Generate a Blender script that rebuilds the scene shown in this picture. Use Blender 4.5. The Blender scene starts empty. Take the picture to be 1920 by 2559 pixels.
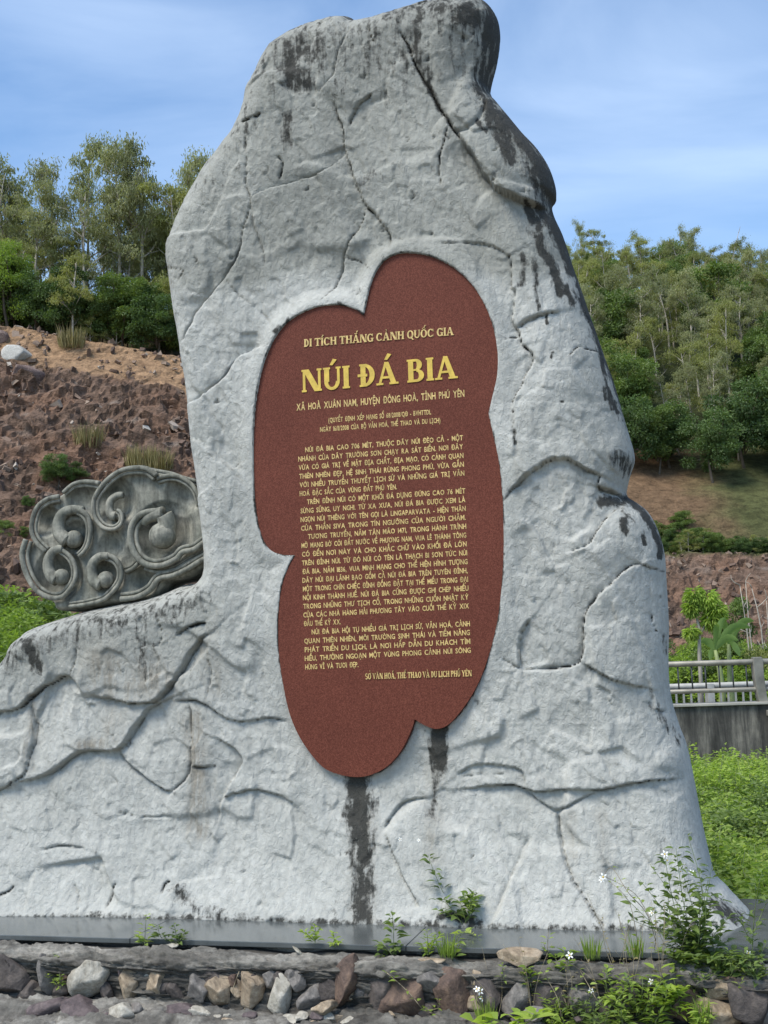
import bpy, bmesh, math, random
import numpy as np
from mathutils import Vector, Matrix

SC = bpy.context.scene
COL = SC.collection
R = math.radians
rng = np.random.default_rng(7)
random.seed(7)

# ------------------------------------------------------------------ camera
EYE = 1.62
F = 3000.0            # focal length in pixels of a 1920 px wide picture
PITCH = math.atan((1680 - 1279.5) / F)
ROLL = R(1.8)
_f = np.array([0, math.cos(PITCH), math.sin(PITCH)])
_r0 = np.array([1.0, 0, 0]); _u0 = np.array([0, -math.sin(PITCH), math.cos(PITCH)])
CX = _r0 * math.cos(ROLL) - _u0 * math.sin(ROLL)
CY = _r0 * math.sin(ROLL) + _u0 * math.cos(ROLL)
CAMP = np.array([0, 0, EYE])
cam = bpy.data.cameras.new('camera'); camo = bpy.data.objects.new('camera', cam); COL.objects.link(camo)
m = Matrix(((CX[0], CY[0], -_f[0], 0), (CX[1], CY[1], -_f[1], 0), (CX[2], CY[2], -_f[2], EYE), (0, 0, 0, 1)))
camo.matrix_world = m
cam.sensor_fit = 'HORIZONTAL'; cam.sensor_width = 36; cam.lens = F / 1920 * 36
cam.clip_start = 0.1; cam.clip_end = 3000
SC.camera = camo

# ------------------------------------------------------------------ sky and sun
SUN_EL = 57; SUN_AZ = -128      # degrees, azimuth from +Y towards +X
w = bpy.data.worlds.new('World'); SC.world = w; w.use_nodes = True
nt = w.node_tree; N = nt.nodes; L = nt.links
bg = N['Background']
sky = N.new('ShaderNodeTexSky'); sky.sky_type = 'NISHITA'; sky.sun_disc = False
sky.sun_elevation = R(SUN_EL); sky.sun_rotation = R(SUN_AZ)
sky.air_density = 1.0; sky.dust_density = 0.5; sky.ozone_density = 2.0; sky.altitude = 50
tc = N.new('ShaderNodeTexCoord')
mp = N.new('ShaderNodeMapping'); mp.inputs['Scale'].default_value = (1.5, 1.5, 4.6); mp.inputs['Rotation'].default_value = (0.0, R(14), 0)
L.new(tc.outputs['Generated'], mp.inputs[0])
n1 = N.new('ShaderNodeTexNoise'); n1.inputs['Scale'].default_value = 1.7; n1.inputs['Detail'].default_value = 7; n1.inputs['Roughness'].default_value = 0.52; n1.inputs['Distortion'].default_value = 0.5
L.new(mp.outputs[0], n1.inputs['Vector'])
rp = N.new('ShaderNodeValToRGB'); rp.color_ramp.elements[0].position = 0.40; rp.color_ramp.elements[0].color = (0, 0, 0, 1)
rp.color_ramp.elements[1].position = 0.78; rp.color_ramp.elements[1].color = (0.34, 0.34, 0.34, 1)
L.new(n1.outputs['Fac'], rp.inputs[0])
mx = N.new('ShaderNodeMixRGB'); mx.inputs[2].default_value = (5.9, 6.9, 8.2, 1)
L.new(rp.outputs[0], mx.inputs[0])
tint = N.new('ShaderNodeMixRGB'); tint.blend_type = 'MULTIPLY'; tint.inputs[0].default_value = 1; tint.inputs[2].default_value = (0.93, 1.035, 1.08, 1)
L.new(sky.outputs[0], tint.inputs[1]); L.new(tint.outputs[0], mx.inputs[1])
L.new(mx.outputs[0], bg.inputs[0]); bg.inputs[1].default_value = 0.155

sun = bpy.data.lights.new('sun', 'SUN'); sun.energy = 3.3; sun.angle = R(26); sun.color = (1.0, 0.95, 0.86)
suno = bpy.data.objects.new('sun', sun); COL.objects.link(suno)
sd = Vector((math.sin(R(SUN_AZ)) * math.cos(R(SUN_EL)), math.cos(R(SUN_AZ)) * math.cos(R(SUN_EL)), math.sin(R(SUN_EL))))
suno.rotation_euler = sd.to_track_quat('Z', 'Y').to_euler()
vs = SC.view_settings; vs.view_transform = 'Standard'; vs.look = 'None'; vs.exposure = 0.45; vs.gamma = 1; vs.use_curve_mapping = False
SC.cycles.max_bounces = 6; SC.cycles.transparent_max_bounces = 4

# ------------------------------------------------------------------ geometry helpers
D2N = 1920 / 1660.0    # picture coordinates I measured at 1660 px width -> 1920 px
def ray(px, py):
    px = np.asarray(px, float); py = np.asarray(py, float)
    return _f * F + np.multiply.outer(px - 960, CX) + np.multiply.outer(1279.5 - py, CY)
def project(P):
    d = np.asarray(P) - CAMP
    z = d @ _f
    return 960 + F * (d @ CX) / z, 1279.5 - F * (d @ CY) / z
def hit_z(px, py, z):
    d = ray(px, py); s = (z - EYE) / d[..., 2]
    return CAMP + d * s[..., None] if np.ndim(s) else CAMP + d * s
def at_y(px, py, Y):
    d = ray(px, py); s = Y / d[..., 1]
    return CAMP + d * (s[..., None] if np.ndim(s) else s)
TH = R(14.6)
T = np.array([math.cos(TH), -math.sin(TH), 0]); NV = np.array([-math.sin(TH), -math.cos(TH), 0]); Z = np.array([0, 0, 1.0])
O = hit_z(1000., 2312., 0.0) - NV * 0.25
def uw(P):
    d = np.asarray(P) - O
    return d @ T, d @ NV
def hit_w(px, py, wv):
    d = ray(px, py); s = (wv - (CAMP - O) @ NV) / (d @ NV)
    P = CAMP + d * (s[..., None] if np.ndim(s) else s)
    return P
def FP(u, wv, z):
    return O + np.multiply.outer(u, T) + np.multiply.outer(wv, NV) + np.multiply.outer(z, Z)
WN = uw(hit_z(960., 2363., 0.0))[1]

def _h(ix, iy, iz, seed):
    with np.errstate(over='ignore'):
        h = (ix.astype(np.int64) * 374761393 + iy.astype(np.int64) * 668265263 + iz.astype(np.int64) * 2147483647 + seed * 974634777) & 0xffffffff
        h = ((h ^ (h >> 13)) * 1274126177) & 0xffffffff
        h = ((h ^ (h >> 16)) * 2246822519) & 0xffffffff
        h = h ^ (h >> 15)
    return (h & 0xffffff) / float(0xffffff)
def vnoise(p, seed=0):
    p = np.asarray(p, float); i = np.floor(p); f = p - i; f = f * f * (3 - 2 * f); i = i.astype(np.int64)
    r = 0
    for a in (0, 1):
        for b in (0, 1):
            for c in (0, 1):
                wgt = (f[:, 0] if a else 1 - f[:, 0]) * (f[:, 1] if b else 1 - f[:, 1]) * (f[:, 2] if c else 1 - f[:, 2])
                r = r + wgt * _h(i[:, 0] + a, i[:, 1] + b, i[:, 2] + c, seed)
    return r * 2 - 1
def fbm(p, octv=4, seed=0, gain=0.5, lac=2.03):
    r = 0; a = 1; t = 0
    for k in range(octv):
        r = r + a * vnoise(p * lac ** k + 17.3 * k, seed + k); t += a; a *= gain
    return r / t
def ridged(p, octv=4, seed=0):
    r = 0; a = 1; t = 0
    for k in range(octv):
        r = r + a * (1 - 2 * np.abs(vnoise(p * 2.03 ** k + 7.7 * k, seed + k))); t += a; a *= 0.5
    return r / t
def facets(p, seed=0, tilt=1.0, sharp=22):
    """piecewise planar relief: every cell is a plane with its own tilt; cells blend over a short band"""
    i = np.floor(p).astype(np.int64); num = 0; den = 0
    D = []; H = []
    for a in (-1, 0, 1):
        for b in (-1, 0, 1):
            cx = i[:, 0] + a; cy = i[:, 1] + b; zz = np.zeros_like(cx)
            ox = cx + _h(cx, cy, zz, seed); oy = cy + _h(cx, cy, zz, seed + 1)
            gx = _h(cx, cy, zz, seed + 2) - .5; gy = _h(cx, cy, zz, seed + 3) - .5; h0 = _h(cx, cy, zz, seed + 4) - .5
            dx = p[:, 0] - ox; dy = p[:, 1] - oy
            D.append(dx * dx + dy * dy); H.append(h0 * .6 + tilt * (gx * dx + gy * dy))
    D = np.array(D); H = np.array(H); W = np.exp(-(D - D.min(0)) * sharp)
    return (W * H).sum(0) / W.sum(0)
def smooth(pts, n=6, closed=False):
    P = np.array(pts, float); out = []
    m_ = len(P)
    for i in range(m_ if closed else m_ - 1):
        if closed: a, b, c, d = P[(i - 1) % m_], P[i], P[(i + 1) % m_], P[(i + 2) % m_]
        else: a, b, c, d = P[max(i - 1, 0)], P[i], P[i + 1], P[min(i + 2, m_ - 1)]
        for k in range(n):
            t = k / n
            out.append(.5 * ((2 * b) + (c - a) * t + (2 * a - 5 * b + 4 * c - d) * t * t + (3 * b - a - 3 * c + d) * t ** 3))
    if not closed: out.append(P[-1])
    return np.array(out)
def seg_dist(p, poly, closed=False):
    """distance to a polyline, signed side of the nearest segment, position 0..1 along it, nearest point"""
    n = len(poly); best = np.full(len(p), 1e9); side = np.ones(len(p)); tt = np.zeros(len(p)); near = np.zeros((len(p), 2))
    m_ = n if closed else n - 1
    for k in range(m_):
        a = poly[k]; b = poly[(k + 1) % n]; ab = b - a; l2 = ab @ ab + 1e-12
        t = np.clip(((p - a) @ ab) / l2, 0, 1); q = a + t[:, None] * ab; d = p - q; dd = (d * d).sum(1)
        mk = dd < best
        best = np.where(mk, dd, best); tt = np.where(mk, (k + t) / m_, tt)
        cr = ab[0] * d[:, 1] - ab[1] * d[:, 0]
        side = np.where(mk, np.sign(cr), side); near[mk] = q[mk]
    return np.sqrt(best), side, tt, near
def inside(p, poly):
    r = np.zeros(len(p), bool); n = len(poly)
    for k in range(n):
        a = poly[k]; b = poly[(k + 1) % n]
        c = (a[1] > p[:, 1]) != (b[1] > p[:, 1])
        with np.errstate(divide='ignore', invalid='ignore'):
            x = (b[0] - a[0]) * (p[:, 1] - a[1]) / (b[1] - a[1] + 1e-15) + a[0]
        r ^= c & (p[:, 0] < x)
    return r
def sstep(a, b, x):
    t = np.clip((x - a) / (b - a), 0, 1); return t * t * (3 - 2 * t)

# ------------------------------------------------------------------ object helpers
def link(o, parent=None):
    COL.objects.link(o)
    if parent is not None: o.parent = parent
    return o
def empty(name, loc, label, cat, group=None, rz=0.0):
    o = bpy.data.objects.new(name, None); o.empty_display_size = 0.1; COL.objects.link(o)
    o.location = loc; o.rotation_euler = (0, 0, rz); o['label'] = label; o['category'] = cat
    if group: o['group'] = group
    return o
def tag(o, label=None, cat=None, group=None, kind=None):
    if label: o['label'] = label
    if cat: o['category'] = cat
    if group: o['group'] = group
    if kind: o['kind'] = kind
    return o
def fast_mesh(name, V, Fq, smooth_=False, attrs=None, k=4, mats=None, midx=None):
    V = np.asarray(V, np.float32); Fq = np.asarray(Fq, np.int32)
    me = bpy.data.meshes.new(name)
    me.vertices.add(len(V)); me.vertices.foreach_set('co', V.ravel())
    me.loops.add(Fq.size); me.loops.foreach_set('vertex_index', Fq.ravel())
    me.polygons.add(len(Fq)); me.polygons.foreach_set('loop_start', np.arange(0, Fq.size, k, dtype=np.int32))
    me.polygons.foreach_set('use_smooth', np.full(len(Fq), bool(smooth_)))
    if midx is not None: me.polygons.foreach_set('material_index', np.asarray(midx, np.int32))
    for an, av in (attrs or {}).items():
        av = np.asarray(av, np.float32)
        if av.ndim == 1:
            at = me.attributes.new(an, 'FLOAT', 'POINT'); at.data.foreach_set('value', av)
        else:
            at = me.attributes.new(an, 'FLOAT_COLOR', 'POINT')
            if av.shape[1] == 3: av = np.concatenate([av, np.ones((len(av), 1), np.float32)], 1)
            at.data.foreach_set('color', av.ravel())
    for mt in (mats or []): me.materials.append(mt)
    me.update(calc_edges=True)
    return me
def obj(name, me, parent=None):
    return link(bpy.data.objects.new(name, me), parent)
class MB:
    """collects simple shapes and links them as one mesh"""
    def __init__(s): s.v = []; s.f = []; s.m = []
    def add(s, V, Fc, mi=0):
        b = len(s.v); s.v += [tuple(map(float, x)) for x in V]; s.f += [tuple(b + i for i in f) for f in Fc]; s.m += [mi] * len(Fc)
    def box(s, c, sz, ax=None, mi=0):
        c = np.array(c, float); ax = np.eye(3) if ax is None else np.array(ax)
        V = [c + ax[0] * sz[0] / 2 * i + ax[1] * sz[1] / 2 * j + ax[2] * sz[2] / 2 * k for i in (-1, 1) for j in (-1, 1) for k in (-1, 1)]
        s.add(V, [(0, 1, 3, 2), (4, 6, 7, 5), (0, 4, 5, 1), (2, 3, 7, 6), (0, 2, 6, 4), (1, 5, 7, 3)], mi)
    def tube(s, P, r, n=6, cap=True, mi=0, sq=1.0):
        P = np.array(P, float); r = np.broadcast_to(np.asarray(r, float), (len(P),))
        V = []; Fc = []; ref = None
        for i in range(len(P)):
            t = P[min(i + 1, len(P) - 1)] - P[max(i - 1, 0)]; t = t / (np.linalg.norm(t) + 1e-12)
            if ref is None: ref = np.cross(t, [0.13, 0.71, 0.3]); 
            ref = ref - t * (ref @ t); ref = ref / (np.linalg.norm(ref) + 1e-12); b = np.cross(t, ref)
            for k in range(n):
                a = 2 * math.pi * k / n; V.append(P[i] + r[i] * (ref * math.cos(a) + b * math.sin(a)))
        for i in range(len(P) - 1):
            for k in range(n):
                Fc.append((i * n + k, i * n + (k + 1) % n, (i + 1) * n + (k + 1) % n, (i + 1) * n + k))
        if cap: Fc.append(tuple(range(n - 1, -1, -1))); Fc.append(tuple((len(P) - 1) * n + k for k in range(n)))
        s.add(V, Fc, mi)
    def mesh(s, name, mats, smooth_=False):
        me = bpy.data.meshes.new(name); me.from_pydata(s.v, [], s.f)
        for mt in (mats if isinstance(mats, (list, tuple)) else [mats]): me.materials.append(mt)
        me.polygons.foreach_set('material_index', np.array(s.m, np.int32))
        if smooth_: me.polygons.foreach_set('use_smooth', np.ones(len(s.f), bool))
        me.update(); return me
    def build(s, name, mats, parent=None, smooth_=False):
        return obj(name, s.mesh(name, mats, smooth_), parent)
def add_bevel(o, wdt, seg=2):
    b = o.modifiers.new('bevel', 'BEVEL'); b.width = wdt; b.segments = seg; b.limit_method = 'ANGLE'

# ------------------------------------------------------------------ materials
def mat(name):
    mt = bpy.data.materials.new(name); mt.use_nodes = True; t = mt.node_tree
    return mt, t.nodes, t.links, t.nodes['Principled BSDF']
def noise(N, L, scale, detail=5, rough=0.55, vec=None, dist=0):
    n = N.new('ShaderNodeTexNoise'); n.inputs['Scale'].default_value = scale; n.inputs['Detail'].default_value = detail
    n.inputs['Roughness'].default_value = rough; n.inputs['Distortion'].default_value = dist
    if vec is not None: L.new(vec, n.inputs['Vector'])
    return n.outputs['Fac']
def ramp(N, L, fac, stops):
    r = N.new('ShaderNodeValToRGB'); e = r.color_ramp.elements
    while len(e) < len(stops): e.new(0.5)
    for i, (p, c) in enumerate(stops):
        e[i].position = p; e[i].color = (*c, 1) if not np.isscalar(c) else (c, c, c, 1)
    L.new(fac, r.inputs[0]); return r.outputs[0]
def mixc(N, L, fac, a, b, mode='MIX'):
    m_ = N.new('ShaderNodeMixRGB'); m_.blend_type = mode
    for i, v in ((0, fac), (1, a), (2, b)):
        if hasattr(v, 'links') or hasattr(v, 'is_linked'): L.new(v, m_.inputs[i])
        elif np.isscalar(v): m_.inputs[i].default_value = v if i == 0 else (v, v, v, 1)
        else: m_.inputs[i].default_value = (*v, 1)
    return m_.outputs[0]
def math_(N, L, op, a, b=0.0, clamp=False):
    m_ = N.new('ShaderNodeMath'); m_.operation = op; m_.use_clamp = clamp
    for i, v in ((0, a), (1, b)):
        if hasattr(v, 'is_linked'): L.new(v, m_.inputs[i])
        else: m_.inputs[i].default_value = v
    return m_.outputs[0]
def objco(N, scale=None):
    t = N.new('ShaderNodeTexCoord'); return t.outputs['Object']
def mapped(N, L, vec, sc):
    m_ = N.new('ShaderNodeMapping'); m_.inputs['Scale'].default_value = sc; L.new(vec, m_.inputs[0]); return m_.outputs[0]
def bump(N, L, P, h, strength=0.5, dist=0.01, prev=None):
    b = N.new('ShaderNodeBump'); b.inputs['Strength'].default_value = strength; b.inputs['Distance'].default_value = dist
    L.new(h, b.inputs['Height'])
    if prev is not None: L.new(prev, b.inputs['Normal'])
    L.new(b.outputs[0], P.inputs['Normal']); return b.outputs[0]
def attr(N, name):
    a = N.new('ShaderNodeAttribute'); a.attribute_name = name; return a
def simple(name, col, rough=0.8, var=0.25, sc=8, bmp=0.4, metal=0.0, bd=0.005):
    mt, N, L, P = mat(name); c = objco(N)
    f = noise(N, L, sc, 6, 0.6, c)
    lo = tuple(x * (1 - var) for x in col); hi = tuple(min(1, x * (1 + var)) for x in col)
    L.new(ramp(N, L, f, [(0.3, lo), (0.7, hi)]), P.inputs['Base Color'])
    P.inputs['Roughness'].default_value = rough; P.inputs['Metallic'].default_value = metal
    if bmp: bump(N, L, P, noise(N, L, sc * 5, 6, 0.65, c), bmp, bd)
    return mt
def leaf_mat(name, dark, light, trans=0.35, rough=0.5, yellow=None):
    mt, N, L, P = mat(name)
    v = attr(N, 'var').outputs['Fac']; oi = N.new('ShaderNodeObjectInfo')
    f = math_(N, L, 'ADD', math_(N, L, 'MULTIPLY', v, 0.7), math_(N, L, 'MULTIPLY', oi.outputs['Random'], 0.3))
    st = [(0.05, dark), (0.8, light)]
    if yellow: st.append((1.0, yellow))
    c = ramp(N, L, f, st)
    L.new(c, P.inputs['Base Color']); P.inputs['Roughness'].default_value = rough
    P.inputs['Specular IOR Level'].default_value = 0.35
    tr = N.new('ShaderNodeBsdfTranslucent'); L.new(mixc(N, L, 1.0, c, (1.25, 1.3, 0.6), 'MULTIPLY'), tr.inputs[0])
    ms = N.new('ShaderNodeMixShader'); ms.inputs[0].default_value = trans
    L.new(P.outputs[0], ms.inputs[1]); L.new(tr.outputs[0], ms.inputs[2])
    out = [n for n in N if n.type == 'OUTPUT_MATERIAL'][0]; L.new(ms.outputs[0], out.inputs[0])
    return mt
# rock monument material: painted/sprayed cement with mildew
def rock_mat():
    mt, N, L, P = mat('painted_cement_rock'); c = objco(N)
    st = attr(N, 'stain'); sep = N.new('ShaderNodeSeparateColor'); L.new(st.outputs['Color'], sep.inputs[0])
    soot, grime, warm = sep.outputs[0], sep.outputs[1], sep.outputs[2]
    streakv = mapped(N, L, c, (9, 9, 1.6)); s1 = noise(N, L, 2.2, 7, 0.62, streakv, 0.3)
    f1 = noise(N, L, 1.7, 6, 0.6, c); f2 = noise(N, L, 22, 6, 0.65, c); f3 = noise(N, L, 90, 3, 0.6, c)
    base = ramp(N, L, f1, [(0.3, (0.385, 0.385, 0.352)), (0.7, (0.480, 0.476, 0.438))])
    old = ramp(N, L, f1, [(0.3, (0.225, 0.226, 0.198)), (0.7, (0.345, 0.343, 0.305))])
    base = mixc(N, L, math_(N, L, 'MULTIPLY', grime, 1.0, True), base, old)
    base = mixc(N, L, 0.55, base, ramp(N, L, f2, [(0.3, 0.74), (0.72, 1.18)]), 'MULTIPLY')
    base = mixc(N, L, 0.4, base, ramp(N, L, s1, [(0.3, 0.72), (0.65, 1.15)]), 'MULTIPLY')
    # warm brownish mud stains
    wf = math_(N, L, 'MULTIPLY', warm, ramp(N, L, s1, [(0.38, 0.15), (0.6, 1.0)]), True)
    base = mixc(N, L, wf, base, (0.20, 0.175, 0.135))
    # soot / black mildew, broken up by vertical streak noise and fine noise
    a = math_(N, L, 'ADD', math_(N, L, 'MULTIPLY', ramp(N, L, s1, [(0.32, 0.0), (0.68, 1.0)]), 0.58), math_(N, L, 'MULTIPLY', ramp(N, L, f2, [(0.3, 0.0), (0.7, 1.0)]), 0.42))
    thr = math_(N, L, 'SUBTRACT', 0.93, math_(N, L, 'MULTIPLY', soot, 1.08))
    k = math_(N, L, 'MULTIPLY', math_(N, L, 'SUBTRACT', a, thr), 3.0, True)
    base = mixc(N, L, k, base, ramp(N, L, noise(N, L, 60, 6, 0.7, streakv), [(0.3, (0.010, 0.010, 0.009)), (0.72, (0.085, 0.083, 0.072))]))
    cr = attr(N, 'crack').outputs['Fac']
    base = mixc(N, L, math_(N, L, 'MULTIPLY', cr, 1.0, True), base, (0.022, 0.022, 0.020))
    L.new(base, P.inputs['Base Color']); P.inputs['Roughness'].default_value = 0.82; P.inputs['Specular IOR Level'].default_value = 0.25
    b1 = bump(N, L, P, noise(N, L, 26, 9, 0.66, mapped(N, L, c, (1, 1, 0.7)), 0.6), 0.95, 0.020)
    bump(N, L, P, f3, 0.6, 0.004, b1)
    return mt
M_ROCK = rock_mat()

# ------------------------------------------------------------------ the rock monument
OUT_D = [(-420, 1700), (-330, 1560), (-200, 1480), (-80, 1480), (-10, 1452), (22, 1412), (48, 1380), (80, 1358), (110, 1345), (200, 1318), (330, 1290), (400, 1264), (436, 1246),
 (441, 1200), (434, 1120), (426, 1040), (415, 960), (405, 860), (393, 780), (380, 700), (368, 620), (362, 560), (366, 510), (380, 465), (402, 425), (425, 388), (450, 350), (480, 310), (500, 280), (517, 245), (530, 200), (545, 165), (560, 132), (578, 104), (602, 85), (640, 62), (690, 43), (735, 37), (772, 41), (790, 44), (830, 35), (880, 18), (920, 5), (960, -5), (1010, -8), (1048, 5), (1070, 30), (1080, 60), (1081, 95), (1075, 140), (1064, 185), (1062, 206), (1075, 222), (1100, 252), (1130, 288), (1160, 320), (1185, 358), (1200, 400), (1203, 430), (1195, 449), (1198, 468), (1215, 505), (1227, 540), (1240, 580), (1258, 630), (1275, 680), (1291, 725), (1310, 780), (1328, 830), (1345, 890), (1360, 940), (1370, 975), (1372, 1000), (1364, 1025), (1357, 1052), (1356, 1072), (1376, 1086), (1402, 1108), (1424, 1150), (1437, 1200), (1441, 1260), (1446, 1350), (1445, 1430), (1450, 1500), (1468, 1565), (1485, 1610), (1500, 1680), (1515, 1760), (1530, 1830), (1545, 1885), (1570, 1912), (1598, 1945), (1622, 1972), (1640, 2010), (1650, 2120), (1655, 2400), (-420, 2400)]
WMID = -0.42; AMP = 0.42
_oN = smooth(np.array(OUT_D) * D2N, 5, True)
_P = hit_w(_oN[:, 0], _oN[:, 1], WMID)
OUTL = np.stack([uw(_P)[0], _P[:, 2]], 1)
# a rounded side swells past its own mid line when seen at an angle: pull the outline in by that much
def Redge(u, z):
    return 0.20 + 0.30 * sstep(-0.2, 1.6, u) * sstep(0.2, 1.2, z) + 0.10 * sstep(4.0, 5.5, z)
_tn = np.roll(OUTL, -1, 0) - np.roll(OUTL, 1, 0); _tn /= np.linalg.norm(_tn, axis=1)[:, None] + 1e-9
_no = np.stack([-_tn[:, 1], _tn[:, 0]], 1)      # outward (outline runs clockwise in x right / z up)
_vd = (FP(OUTL[:, 0], np.full(len(OUTL), WMID), OUTL[:, 1]) - CAMP); _vd /= np.linalg.norm(_vd, axis=1)[:, None]
_va = -_vd @ NV; _vt = _vd @ T; _vz = _vd[:, 2]
_dw = AMP * np.abs(_no[:, 0] * _vt + _no[:, 1] * _vz) / np.maximum(_va, .3)     # sideways shift per full depth
_side = (_no[:, 0] * _vt + _no[:, 1] * _vz) < 0            # the front half swells outward here
_RR = Redge(OUTL[:, 0], OUTL[:, 1])
_ex = np.where(_side | True, np.sqrt(_RR ** 2 + _dw ** 2) - _RR, 0)
_ex = np.clip(_ex, 0, 0.09) * (OUTL[:, 1] > 0.1)
_sgn = np.sign(np.mean(inside(OUTL[::9] - _no[::9] * 0.01, OUTL)) - 0.5)
OUTL = OUTL - _no * _ex[:, None] * _sgn

def crop(ox, oy, sx, pts):
    return [((ox + x * sx), (oy + y * sx)) for x, y in pts]
C1 = lambda p: crop(346, 0, .573, p)
C2 = lambda p: crop(346, 519, .3125, p)
C3 = lambda p: crop(951, 432, .3125, p)
C6 = lambda p: crop(1037.5, 1037.5, .375, p)
C7 = lambda p: crop(778, 1426.6, .5313, p)
C8 = lambda p: crop(0, 1340, .5, p)
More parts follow.
